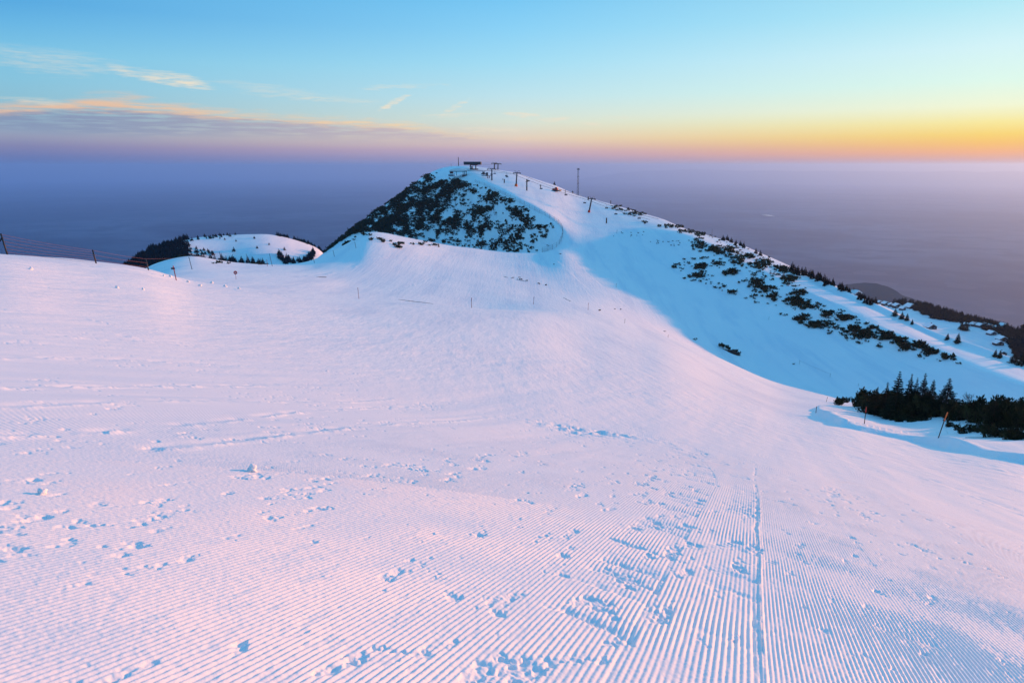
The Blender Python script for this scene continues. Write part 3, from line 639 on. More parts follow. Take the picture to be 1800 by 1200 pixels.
def conifer_verts(seed, tiers=15, per=9, blades=5, dens=1.0, ragged=.25, wid=.22, bw=.008, bl=1.0):
    """unit high spruce: whorls of drooping branches, each carrying needle sprays"""
    r = np.random.RandomState(seed); V = []; F = []; o = 0
    for i in range(tiers):
        h = .05+.92*(i/(tiers-1))**.90; rad = wid*(1-h)**1.05*(1+ragged*r.normal()) + .003
        for k in range(per):
            if r.rand() > dens: continue
            t = 2*math.pi*(k+r.rand()*.8)/per+i*1.1; L = rad*(.7+.5*r.rand()); m = max(2, int(3+L*34)); s = np.linspace(.25, 1, m)[:, None]
            dr = np.array([math.cos(t), math.sin(t), -.28]); P = np.array([0, 0, h])+dr*s*L+np.array([0, 0, .16])*(s**2)*L*.9
            D = np.tile(dr+np.array([0, 0, .25]), (m, 1))+r.normal(0, .25, (m, 3)); D /= np.linalg.norm(D, axis=1)[:, None]
            v, f = tufts(P, D, (.012+.060*(1-h))*bl, bw*(.35+.65*(1-h)), r, blades); V.append(v); F.append(f+o); o += len(v)
    P = np.array([[0, 0, .93], [0, 0, .96], [0, 0, .985]]); v, f = tufts(P, np.tile([0, 0, 1.], (3, 1)), .022, .003, r, 2); V.append(v); F.append(f+o)
    return np.concatenate(V), np.concatenate(F)
def bush_mesh(seed, material, n=26):
    """leafless bush: forking thin stems"""
    r = random.Random(seed); b = MB()
    def grow_(p, d, L, w, k):
        q = p+d*L; b.tube(p, q, w, w*.6, 4, False)
        if k:
            for _ in range(3):
                dd = (d+Vector((r.gauss(0, .42), r.gauss(0, .42), r.gauss(.10, .2)))).normalized(); grow_(q, dd, L*r.uniform(.55, .85), w*.6, k-1)
    for i in range(n//3):
        t = r.random()*6.28; d = Vector((math.cos(t)*.45, math.sin(t)*.45, 1)).normalized(); grow_(Vector((math.cos(t)*.08, math.sin(t)*.08, -.03)), d, .30, .012, 3)
    return b.mesh('bare_bush', material)
SHRUB = []
for i in range(7):
    v, f, br = shrub_verts(100+i, 620, 12, .085); SHRUB.append((tri_mesh('crown', v, f, M_PINE), br))
def limb_mesh(br):
    b = MB()
    for a_, t_ in br:
        m_ = a_+(t_-a_)*.5+np.array([0, 0, -.05]); b.tube((a_[0]*.3, a_[1]*.3, -.12), m_, .022, .016, 5, False).tube(m_, t_, .016, .007, 5, False)
    return b.mesh('trunk', M_BARK)
SHRUB = [(m_, limb_mesh(b_)) for m_, b_ in SHRUB]
SHRUB_S = [tri_mesh('dwarf_pine', *shrub_verts(200+i, 48, 6, .27, 1.08)[:2], M_PINE) for i in range(7)]
CON = []
for i in range(5):
    v, f = conifer_verts(300+i, 20+i, 11, 5, .93, .18+.03*i, .21+.02*(i % 3)); CON.append(tri_mesh('crown', v, f, M_SPRUCE))
trk = MB().tube((0, 0, -.04), (0, 0, .5), .022, .014, 8, False).tube((0, 0, .5), (0, 0, .96), .014, .003, 8, False).mesh('trunk', M_BARK)
CON_S = [tri_mesh('spruce', *conifer_verts(340+i, 9, 6, 3, .95, .2, .20+.02*(i % 3), .036, 2.6), M_FAR) for i in range(5)]
CON_T = [tri_mesh('spruce', *conifer_verts(360+i, 7, 5, 2, .95, .2, .22, .055, 3.4), M_FAR) for i in range(5)]
BUSH = [bush_mesh(400+i, M_TWIG) for i in range(3)]
def place_shrub(p, size, label, group, big, name='dwarf_pine', flat=.62, cat='shrub', sink=.06):
    rz = rng.uniform(0, 6.28)
    if big:
        o = thing(name, (p[0], p[1], p[2]-sink*size), label, cat, rz, group); o.scale = (size, size, size*flat/.62)
        c_, t_ = SHRUB[rng.randrange(len(SHRUB))]
        for nm, me in (('crown', c_), ('trunk', t_)):
            ob = bpy.data.objects.new(nm, me); C.objects.link(ob); ob.parent = o
    else:
        o = bpy.data.objects.new(name, rng.choice(SHRUB_S)); C.objects.link(o); o.location = (p[0], p[1], p[2]-sink*size); o.rotation_euler = (0, 0, rz); o.scale = (size, size, size*flat/.62)
        tag(o, label, cat, group)
    return o
def place_conifer(p, h, label, group, big, wide=1.0, name='spruce', cat='tree'):
    rz = rng.uniform(0, 6.28); z = p[2]-.03*h
    if big:
        o = thing(name, (p[0], p[1], z), label, cat, rz, group, h); o.scale = (h*wide, h*wide, h)
        for nm, me in (('crown', rng.choice(CON)), ('trunk', trk)):
            ob = bpy.data.objects.new(nm, me); C.objects.link(ob); ob.parent = o
    else:
        o = bpy.data.objects.new(name, rng.choice(CON_S)); C.objects.link(o); o.location = (p[0], p[1], z); o.rotation_euler = (0, 0, rz); o.scale = (h*wide, h*wide, h)
        tag(o, label, cat, group)
    return o
def inpoly(x, y, poly):
    c = False; n = len(poly)
    for i in range(n):
        (x1, y1), (x2, y2) = poly[i], poly[i-1]
        if (y1 > y) != (y2 > y) and x < (x2-x1)*(y-y1)/(y2-y1)+x1: c = not c
    return c
def merged(name, items, meshes, material, label, cat, kind='stuff'):
    """many small plants nobody could count: one object"""
    V = []; F = []; o = 0; data = []
    for me in meshes:
        v = np.empty(len(me.vertices)*3, np.float32); me.vertices.foreach_get('co', v); f = np.empty(len(me.loops), np.int32); me.loops.foreach_get('vertex_index', f); data.append((v.reshape(-1, 3), f.reshape(-1, 4)))
    for (p, sx_, sz_) in items:
        v, f = data[rng.randrange(len(data))]; t = rng.uniform(0, 6.28); c, s = math.cos(t), math.sin(t)
        w = np.stack([(v[:, 0]*c-v[:, 1]*s)*sx_+p[0], (v[:, 0]*s+v[:, 1]*c)*sx_+p[1], v[:, 2]*sz_+p[2]-.05*sz_], 1); V.append(w); F.append(f+o); o += len(v)
    ob = bpy.data.objects.new(name, tri_mesh(name, np.concatenate(V), np.concatenate(F), material)); C.objects.link(ob); return tag(ob, label, cat, kind=kind)
# ------------------------------------------------------------------ dwarf pine cover of the hill flank and of the wall under the road
cands = []          # (pixel size, point, size, label, group)
def to_px(p):
    dep = p[1]*math.cos(PITCH)-p[2]*math.sin(PITCH); upc = p[1]*math.sin(PITCH)+p[2]*math.cos(PITCH)
    return 900+1200*p[0]/dep, 600-1200*upc/dep
def vis_pts(us, vs):
    """visible ground points for many pixels at once"""
    out = []
    for u, v in zip(us, vs):
        p = hit(u, v, dmin=20, dmax=2600); out.append(p)
    return out
FACE = [(742, 308), (760, 303), (775, 306), (800, 314), (830, 324), (860, 333), (900, 354), (935, 371), (965, 388), (980, 402), (982, 418), (972, 430), (950, 440), (930, 445), (880, 444), (820, 436), (780, 428), (740, 424), (700, 415), (640, 408), (620, 412), (560, 446), (545, 457), (540, 462), (540, 450), (578, 424), (614, 396), (668, 358), (719, 325)]
streaks = [[(862, 330), (800, 318), (770, 350), (735, 405)], [(806, 322), (778, 365), (740, 412)], [(775, 322), (735, 345), (690, 385), (640, 408)], [(760, 310), (700, 350), (640, 395), (600, 420), (570, 440)]]
def pxline(u, v, ln):
    b = 1e9
    for (ax, ay), (bx, by) in zip(ln[:-1], ln[1:]):
        L = (bx-ax)**2+(by-ay)**2; t = max(0, min(1, ((u-ax)*(bx-ax)+(v-ay)*(by-ay))/L)); b = min(b, math.hypot(u-ax-t*(bx-ax), v-ay-t*(by-ay)))
    return b
blobs = [(895, 352, 22, 9), (905, 372, 12, 10), (880, 340, 25, 8), (800, 326, 26, 7), (915, 385, 14, 6), (865, 352, 22, 8), (850, 372, 22, 12), (845, 400, 30, 14), (900, 410, 22, 10), (868, 432, 30, 11), (955, 408, 14, 4), (925, 402, 14, 5), (918, 432, 18, 9), (800, 395, 26, 16), (700, 390, 30, 16), (740, 360, 26, 18), (775, 345, 24, 14)]
n_try = 0
for k in range(48000):
    u = rng.uniform(545, 985); v = rng.uniform(300, 458)
    if not inpoly(u, v, FACE): continue
    dn = float(fbm(np.array([u/11.]), np.array([v/8.]), 501, 3)[0])*.9
    left = max(0, min(1, (780-u)/150))
    p_ = .02+.50*left+dn*1.35+max(max(0, .75*(1-pxline(u, v, s_)/9.)) for s_ in streaks)*(.8 if u < 870 else 0)
    p_ += max(.62*math.exp(-(((u-a)/w)**2+((v-b)/h)**2)) for a, b, w, h in blobs)
    if v > 300 and v < 312 and u > 770: p_ -= .5
    if u > 930: p_ -= .20
    if rng.random() > p_*1.0: continue
    P = hit(u, v, dmin=300, dmax=900)
    if P.length < 345 or P.length > 760: continue
    sz = (.8+1.6*rng.random()**2.2)*(1.35 if p_ > .8 else 1)
    cands.append((sz/px2m(P), P, sz, 'dark dwarf pine shrub on the steep shaded flank below the summit lift stations', 'dwarf pines on the shaded hill flank'))
BAND = [(1208, 415), (1235, 405), (1290, 425), (1340, 447), (1395, 478), (1420, 505), (1450, 527), (1500, 555), (1545, 580), (1600, 600), (1640, 612), (1690, 640), (1650, 640), (1600, 622), (1540, 612), (1500, 603), (1430, 580), (1370, 555), (1320, 530), (1270, 512), (1200, 490), (1180, 470), (1205, 450), (1240, 452), (1215, 440)]
bb = [(1228, 430, 13, 8), (1258, 440, 16, 8), (1282, 442, 12, 9), (1296, 458, 12, 10), (1318, 451, 12, 4), (1338, 465, 22, 7), (1370, 470, 16, 6), (1263, 463, 12, 4), (1285, 478, 14, 7), (1320, 481, 6, 5), (1330, 500, 12, 10), (1348, 508, 18, 6), (1360, 521, 10, 6), (1390, 490, 14, 8), (1405, 515, 14, 5), (1400, 532, 20, 7), (1425, 540, 22, 4), (1380, 478, 14, 6), (1410, 560, 16, 5), (1440, 571, 26, 6), (1455, 553, 14, 5), (1480, 560, 14, 5), (1500, 580, 14, 6), (1518, 588, 16, 7), (1535, 575, 12, 6), (1562, 592, 14, 6), (1580, 600, 14, 7), (1592, 612, 12, 5), (1618, 608, 16, 4), (1668, 628, 12, 5), (1287, 515, 10, 3), (1232, 470, 10, 5), (1187, 468, 7, 4), (1228, 485, 12, 6), (1305, 525, 12, 2), (1635, 618, 10, 5)]
for k in range(17000):
    u = rng.uniform(1175, 1700); v = rng.uniform(400, 645)
    if not inpoly(u, v, BAND): continue
    dn = float(fbm(np.array([u/13.]), np.array([v/8.]), 601, 3)[0])
    p_ = .03+.55*dn+max(1.15*math.exp(-(((u-a)/w)**2+((v-b)/h)**2)) for a, b, w, h in bb)
    if rng.random() > p_: continue
    P = hit(u, v, dmin=120, dmax=600); sz = rng.uniform(.45, 1.45)*(1+.95*max(0, min(p_, 1.2)-.3))
    cands.append((sz/px2m(P), P, sz, 'dark dwarf pine clump on the blue shaded wall below the groomed road', 'dwarf pines on the wall below the road'))
def scatter(ells, n, rngs, label, group, dmin=20, dmax=900, flat=1):
    for (u0, v0, w, h, m) in ells:
        for _ in range(int(m*n)):
            u = rng.gauss(u0, w*.5); v = rng.gauss(v0, h*.5); P = hit(u, v, dmin=dmin, dmax=dmax); sz = rng.uniform(*rngs)
            cands.append((sz/px2m(P), P, sz, label, group))
scatter([(1095, 370, 18, 3, 14), (1120, 376, 18, 4, 22), (1085, 364, 14, 3, 10), (1175, 398, 14, 3, 8), (1190, 400, 14, 3, 10), (1212, 408, 18, 3, 16), (1228, 413, 12, 3, 10), (1135, 392, 16, 3, 4)], 1, (1.2, 2.4), 'low dark shrub on the lit skyline of the ridge below the lift', 'shrubs along the lit ridge', 300, 700)
scatter([(1120, 412, 30, 5, 10), (1150, 425, 25, 6, 8), (1190, 430, 18, 10, 8)], 1, (.4, .8), 'tiny dark tuft poking through the snow at the top of the shaded bowl', 'tufts at the top of the shaded bowl', 200, 500)
scatter([(695, 430, 14, 4, 9), (675, 424, 12, 4, 5), (735, 430, 14, 3, 8), (765, 432, 14, 3, 6), (700, 436, 8, 3, 4), (610, 420, 12, 6, 14), (640, 411, 10, 3, 6), (655, 422, 8, 3, 2)], 1, (.9, 1.8), 'brownish dwarf pine on the sunlit mid ridge in front of the hill', 'dwarf pines on the sunlit mid ridge', 150, 500)
scatter([(905, 490, 14, 2, 3), (985, 447, 3, 1, 2), (975, 465, 3, 1, 1), (917, 493, 12, 2, 4), (945, 500, 10, 2, 3), (1055, 545, 3, 1, 1), (1083, 543, 5, 2, 2), (1168, 584, 2, 1, 1), (1222, 597, 3, 2, 3), (1395, 640, 3, 1, 1), (1685, 640, 8, 3, 3), (1650, 635, 6, 3, 2)], 1, (.35, .8), 'small dark tuft on the open snow of the hollow', 'tufts in the snow hollow', 100, 600)
scatter([(290, 456, 14, 4, 8), (320, 450, 12, 3, 5), (395, 462, 20, 2, 7), (455, 464, 20, 2, 7)], 1, (.6, 1.2), 'low shrub along the small snow mound behind the wire fence', 'shrubs on the mound behind the fence', 100, 400)
cands.sort(key=lambda c_: -c_[0])
N_IND = 215
for c_ in cands[:N_IND]: place_shrub(c_[1], c_[2], c_[3], c_[4], False, flat=.55)
merged('scrub_cover', [(c_[1], c_[2], c_[2]*.85) for c_ in cands[N_IND:]], SHRUB_S, M_PINE, 'dense scatter of small dark dwarf pines over the snowy slopes of the hill', 'scrub')
# ------------------------------------------------------------------ pines and spruces at the right edge of the run
nearp = 'dwarf pines and spruces right of the run'
spr = [(1570, 738, 648, 1.0, 'tallest spruce in the dark stand right of the run'), (1552, 735, 668, .9, 'spruce left of the tallest one in the dark stand by the run'), (1592, 733, 653, .8, 'thin ragged spruce just right of the tallest one by the run'), (1616, 728, 652, .9, 'narrow spruce with a clean spike in the middle of the dark stand'), (1632, 730, 664, 1.0, 'leaning spruce on the right shoulder of the dark stand'), (1659, 732, 661, 1.35, 'broad separate spruce at the right of the dark stand'), (1536, 732, 678, 1.0, 'short spruce on the left shoulder of the dark stand'), (1603, 731, 660, .8, 'slender spruce between two taller ones in the dark stand'), (1742, 755, 692, 1.0, 'small spruce rising from the scrub at the far right')]
for (u, vb, vt, wd, lab) in spr:
    P = hit(u, vb, dmin=30, dmax=140); h = (vb-vt)*px2m(P)*1.04; place_conifer(P, h, lab, None, True, wd)
near = []
def fill(poly, n, smin, smax, lab, dmax=160):
    us = [p[0] for p in poly]; vs = [p[1] for p in poly]; k = 0
    while k < n:
        u = rng.uniform(min(us), max(us)); v = rng.uniform(min(vs), max(vs))
        if not inpoly(u, v, poly): continue
        P = hit(u, v, dmin=25, dmax=dmax); s_ = rng.uniform(smin, smax); place_shrub(P, s_, lab, nearp, True, flat=rng.uniform(.6, .85)); k += 1
fill([(1490, 716), (1530, 710), (1600, 717), (1645, 732), (1590, 740), (1520, 722)], 36, 1.9, 3.3, 'large dark dwarf pine at the foot of the spruce stand right of the run')
fill([(1455, 712), (1480, 702), (1500, 712), (1480, 715)], 6, .8, 1.3, 'low dwarf pine at the pointed left tip of the dark stand by the run')
fill([(1640, 732), (1690, 728), (1760, 734), (1810, 742), (1810, 757), (1720, 748), (1680, 742)], 30, 1.4, 2.6, 'dark dwarf pine in the scrub between the broad spruce and the right edge')
fill([(1560, 738), (1600, 735), (1640, 738), (1632, 750), (1570, 745)], 16, .6, 1.1, 'small dwarf pine on the snow in front of the spruce stand')
fill([(1665, 752), (1700, 752), (1760, 762), (1800, 772), (1790, 778), (1700, 766)], 15, .7, 1.3, 'small dark pine tuft in the snow behind the orange topped pole')
fill([(1735, 740), (1800, 742), (1800, 762), (1750, 758)], 10, 1.1, 1.7, 'dark dwarf pine in the scrub between the broad spruce and the right edge')
# the same scrub carries on beyond the right edge and up the added knoll
for _ in range(40):
    a_ = R(rng.uniform(38.5, 52)); d_ = rng.uniform(64, 92); x_, y_ = d_*math.sin(a_), d_*math.cos(a_); P = Vector((x_, y_, gz(x_, y_)))
    if rng.random() < .12 and a_ > .73: place_conifer(P, rng.uniform(2, 3.4), 'spruce growing beyond the right edge of the view', 'trees right of the view', True, 1.1)
    else: place_shrub(P, rng.uniform(1.3, 2.2), 'dwarf pine growing beyond the right edge of the view', 'shrubs right of the view', True)
for (u, v, vt, lab) in [(1712, 712, 683, 'bare twiggy bush between the spruces at the right'), (1764, 716, 688, 'tall bare bush on the right of the small spruce'), (1786, 722, 700, 'low bare bush at the right edge of the scrub')]:
    P = hit(u, v, dmin=30, dmax=150); o = bpy.data.objects.new('bare_bush', BUSH[rng.randrange(3)]); C.objects.link(o); o.location = P; s_ = (v-vt)*px2m(P); o.scale = (s_*1.3,)*3; tag(o, lab, 'bush')
# shrub heap on a snow bank in the hollow
P = hit(1283, 618, dmin=100, dmax=260)
tb = Vector((math.cos(-.35), math.sin(-.35), 0))
b = MB(); rr = random.Random(5)
vs = []; fs = []; n_, m_ = 15, 7
for i in range(n_):
    t = i/(n_-1)*2-1
    for j in range(m_):
        a_ = math.pi*j/(m_-1); w_ = (1-t*t)**.5+.02
        vs.append((t*3.6, math.cos(a_)*1.3*w_+rr.uniform(-.1, .1), math.sin(a_)*1.0*w_*(1+.3*math.sin(5*t))-.35))
for i in range(n_-1):
    for j in range(m_-1): fs.append((i*m_+j, (i+1)*m_+j, (i+1)*m_+j+1, i*m_+j+1))
b.add(vs, fs, True); o = b.build('earth_bank', mat('bare_earth', (.035, .022, .020), .95, noise=2.5, var=.5)); o.location = P; o.rotation_euler = (0, .12, -.5); tag(o, 'dark elongated earth bank with shrubs on it in the hollow left of the spruces', 'earth bank')
for i in range(12):
    q = P+Vector((rng.uniform(-3.2, 3.0), 0, 0)); q.y += -.55*(q.x-P.x)+rng.uniform(.2, 1.2); place_shrub(Vector((q.x, q.y, gz(q.x, q.y)+.35)), rng.uniform(.8, 1.4), 'dark shrub growing on the small earth bank in the hollow', 'shrubs on the earth bank', False, flat=.8)
# ------------------------------------------------------------------ far trees
def tree_row(pts, n, hpx, label, group, spread=2.0, big=False, dmin=150, dmax=1500, wide=1.0, back=0.0):
    out = []
    for k in range(n):
        t = rng.random()*(len(pts)-1); i = int(t); f = t-i; u = pts[i][0]*(1-f)+pts[i+1][0]*f; v = pts[i][1]*(1-f)+pts[i+1][1]*f+rng.gauss(0, spread)
        P = hit(u, v+1.0, dmin=dmin, dmax=dmax)
        if back:
            k_ = 1+back*rng.random()/P.length; x_, y_ = P.x*k_, P.y*k_; a_ = np.array([math.atan2(x_, y_)]); dd = np.array([math.hypot(x_, y_)]); P = Vector((x_, y_, float(ground(a_, dd)[0])))
        out.append((P, rng.uniform(*hpx)*px2m(P)))
    return out
T_IND = 0
for P, h in tree_row([(1390, 477), (1430, 492), (1470, 510), (1500, 521), (1540, 540)], 70, (9, 16), '', '', 1.0, back=14): place_conifer(P, h, 'dark spruce just behind the crest of the groomed road', 'spruces behind the road crest', False, 1.1); T_IND += 1
for P, h in tree_row([(1270, 421), (1300, 433), (1330, 447), (1365, 462)], 12, (6, 12), '', '', .8, back=6): place_conifer(P, h, 'small spruce on the skyline above the scrub band', 'spruces on the scrub skyline', False, 1.1)
for (u, vb, vt, lab) in [(1573, 556, 541, 'spruce left of the pair below the village meadow'), (1585, 561, 547, 'spruce beside the village meadow just over the road crest'), (1594, 564, 550, 'bushy spruce over the road crest by the village meadow'), (1603, 571, 561, 'low spruce hugging the road crest by the meadow'), (1665, 598, 585, 'rounded spruce over the middle of the road crest'), (1683, 604, 584, 'pointed spruce standing clear over the road crest'), (1749, 628, 613, 'dark spruce clump over the right part of the road crest'), (1757, 630, 614, 'broad dark spruce by the snow roofed hut over the road crest'), (1782, 638, 617, 'dark spruce over the road crest near the right edge'), (1795, 642, 618, 'dark spruce at the right edge over the road'), (1696, 582, 562, 'lone dark spruce at the lower corner of the village meadow'), (1690, 580, 564, 'spruce touching the lone one at the corner of the village meadow')]:
    P = hit(u, vb-1, dmin=200, dmax=1300); place_conifer(P, (vb-vt)*px2m(P), lab, None, True, 1.3)
FOR = [(1570, 532), (1590, 528), (1620, 531), (1660, 542), (1700, 552), (1740, 563), (1770, 572), (1800, 586), (1800, 640), (1785, 625), (1765, 592), (1720, 575), (1690, 568), (1640, 560), (1605, 545)]
fl = []
for k in range(5200):
    u = rng.uniform(1565, 1870); v = rng.uniform(527, 660)
    if u < 1800 and not inpoly(u, v, FOR): continue
    if u >= 1800 and v < 588+(u-1800)*.3: continue
    P = hit(u, v, dmin=300, dmax=1500)
    fl.append((P, rng.uniform(9, 14)*px2m(P)))
rng.shuffle(fl); fl.sort(key=lambda q_: -q_[0].y*0-q_[1]*0)
fl = fl[:2600]
for k in range(1100):
    a_ = R(rng.uniform(37.8, 45)); d_ = rng.uniform(560, 720); x_, y_ = d_*math.sin(a_), d_*math.cos(a_); fl.append((Vector((x_, y_, float(ground(np.array([a_]), np.array([d_]))[0]))), rng.uniform(12, 19)))
for P, h in fl[:90]: place_conifer(P, h, 'dark spruce in the wood beyond the village meadow', 'spruces of the wood beyond the village', False, 1.15)
merged('far_wood', [(P, h*1.15, h) for P, h in fl[90:]], CON_T, M_FAR, 'dark spruce wood covering the ridge beyond the village', 'wood')
# trees on the small snowy hill at the left
lf = []
for k in range(4000):
    u = rng.uniform(208, 330); v = rng.uniform(418, 475)
    top_ = 470-(u-213)*.62 if u < 270 else 436-(u-270)*.33
    if v < top_: continue
    if rng.random() > (1.0 if u < 275 else max(.08, 1-(u-275)/110)): continue
    P = hit(u, v, dmin=500, dmax=1100)
    if P.length > 500: lf.append((P, rng.uniform(5, 11)*px2m(P)))
    if len(lf) > 800: break
for (a_, b_, n_, hp) in [([(215, 470), (250, 447), (300, 426), (350, 417), (400, 412)], None, 55, (3, 7)), ([(485, 411), (510, 414), (540, 424), (565, 432)], None, 50, (4, 8)), ([(330, 455), (370, 458), (400, 460), (430, 462), (465, 463)], None, 46, (7, 14)), ([(490, 448), (500, 458), (520, 460), (545, 455), (552, 446)], None, 52, (7, 13)), ([(300, 440), (340, 440), (380, 445)], None, 34, (4, 8)), ([(380, 414), (395, 411), (415, 411)], None, 8, (3, 6))]:
    lf += tree_row(a_, n_, hp, '', '', 2.2, dmin=500, dmax=1200)
for (u, v, h_) in [(395, 421, 4), (415, 424, 4), (447, 419, 5), (452, 436, 5), (500, 439, 6), (473, 430, 4), (411, 441, 8)]:
    P = hit(u, v, dmin=500, dmax=1200); lf.append((P, h_*px2m(P)))
lf.sort(key=lambda q_: -q_[1]/px2m(q_[0]))
for P, h in lf[:100]: place_conifer(P, h, 'dark conifer on the small snowy hill at the left of the main hill', 'conifers on the small left hill', False, 1.15)
merged('hill_wood', [(P, h*1.15, h) for P, h in lf[100:]], CON_T, M_FAR, 'thin dark wood on the shaded end of the small left hill', 'wood')
# ------------------------------------------------------------------ summit: lift stations, pylons, cables
def yaw_to(a, b): return math.atan2(b[1]-a[1], b[0]-a[0])
k650 = px2m(hit(830, 297, dmin=400))
def on(u, v, dmin=300, dmax=760): return hit(u, v, dmin=dmin, dmax=dmax)
def station_top():
    P = on(832, 298); k = px2m(P)
    t = thing('lift_station', P, 'summit lift station with a long dark roof housing on the very top of the hill', 'lift station', -.08)
    MB().box((-1*k, 0, 10.3*k), (30*k, 6.5, 4.8*k)).build('roof_housing', M_DARK, t)
    MB().box((-1*k, 0, 12.95*k), (30.6*k, 6.9, .5*k)).build('roof_edge', M_GREY, t)
    MB().box((-13.8*k, -3.33, 10.2*k), (3*k, .12, 2.4*k)).build('window', M_GLASS, t)
    for x_ in (-5*k, 4.5*k): MB().box((x_, 0, 3.7*k), (1.6*k, 1.2, 9*k)).build('column', M_DARK, t)
    MB().box((-3*k, -1, 2.4*k), (5*k, 3, 5.2*k)).box((-3*k, -1, 5.3*k), (5.4*k, 3.4, .6*k)).build('operator_cabin', mat('cabin_grey', (.22, .21, .23), .6), t)
    MB().box((1*k, 0, 7.4*k), (13*k, 2, 1.0*k)).ring((9*k, 0, 6.9*k), 1.7*k, .12*k, 'Z').build('bullwheel_frame', M_RUST, t)
    MB().box((2*k, -2.6, .6*k), (15*k, .3, 1.6*k)).build('platform_rail', M_WOOD, t)
    return P
def station_low():
    P = on(812, 310); k = px2m(P)
    t = thing('lift_station', P, 'lower lift station under a snow covered roof, left of the pylons near the summit', 'lift station', .05)
    n = 14; poly = [(-22*k, 9.0*k), (9*k, 9.6*k)]+[((9-31*i/n)*k, (9.9+4.2*math.sin(math.pi*i/n)**.7)*k) for i in range(n+1)]
    MB().prism([(-22*k, 8.9*k)]+[(9*k, 9.3*k)]+[((9-31*i/n)*k, (9.6+4.0*math.sin(math.pi*i/n)**.7)*k) for i in range(0, n+1)], -4, 5).build('snow_roof', SNOW, t)
    MB().box((-6.5*k, .2, 8.3*k), (31*k, 8, 1.0*k)).build('roof_beam', M_DARK, t)
    for x_, y_ in ((2.2*k, -2), (5.0*k, -2), (7.8*k, -2)): MB().box((x_, y_, 4.6*k), (.9*k, .6, 6.4*k)).build('column', M_DARK, t)
    MB().box((-9.5*k, 0, 5*k), (.9*k, .6, 6.5*k)).build('column', M_GREY, t)
    MB().box((4.8*k, -2, 1.0*k), (8.2*k, 3, 2.8*k)).build('base_housing', mat('dark_red_base', (.09, .025, .03), .7), t)
    MB().box((-18*k, 0, 6.0*k), (6.6*k, 3, 3.2*k), taper=.8).build('drive_housing', mat('maroon_housing', (.14, .015, .02), .5), t)
    MB().box((-13.3*k, -.3, 2.9*k), (.7*k, .5, 5.2*k), rx=0).build('brace', M_DARK, t)
    MB().box((-19*k, -1, 1.6*k), (9*k, 4, 3.4*k)).build('snowed_shed', mat('shed_blue_grey', (.20, .24, .30), .8), t)
P_top = station_top(); station_low()
def mast(u, vb, vt, r, label, dmin=300, lattice=False, m=M_DARK, name='mast', cat='mast'):
    P = on(u, vb, dmin=dmin); k = px2m(P); h = (vb-vt)*k; t = thing(name, P, label, cat)
    if lattice:
        b = MB(); w = r
        for sx_, sy_ in ((-1, -1), (1, -1), (1, 1), (-1, 1)): b.tube((sx_*w, sy_*w, -.6), (sx_*w*.7, sy_*w*.7, h*.96), .10, .08, 5)
        n = 16
        for i in range(n):
            z0, z1 = h*.96*i/n, h*.96*(i+1)/n; s = 1 if i % 2 else -1; q = w*(1-.3*i/n)
            for a_, b_ in (((-s*q, -q, z0), (s*q, -q, z1)), ((q, -s*q, z0), (q, s*q, z1)), ((-s*q, q, z0), (s*q, q, z1)), ((-q, -s*q, z0), (-q, s*q, z1))): b.tube(a_, b_, .05, .05, 4, False)
        b.build('lattice', m, t)
        for f in (.45, .70): MB().box((0, 0, h*f), (2.6*w, 2.6*w, .22)).build('platform', m, t)
        MB().box((0, 0, h*.965), (3.7*w, 1.6*w, .35)).box((0, 0, h*.965+.6), (1.4*w, 1.0*w, 1.0)).build('head_platform', m, t)
        for x_ in (-1.5*w, 1.5*w): MB().tube((x_, 0, h*.955), (x_, 0, h*1.02), .14, .14, 6).build('antenna', m, t)
    else:
        MB().tube((0, 0, -.6), (0, 0, h*.8), r, r*.8, 10).build('pole', m, t); MB().tube((0, 0, h*.8), (0, 0, h), r*.8, r*.7, 10).build('mast_tip', m, t)
    return P, h
mast(806, 291.5, 276.5, .38, 'plain thin mast on the summit left of the dark roofed lift station', 500)
mast(1015.5, 343.5, 298, .62, 'tall lattice mast with platforms on the right skyline of the hill', 300, True)
mast(1251, 417, 402.5, .07, 'thin bare pole on the skyline above the scrub band', 200)
mast(793, 293, 287.5, .12, 'short antenna on the left shoulder of the summit', 400)
line_dir = {}
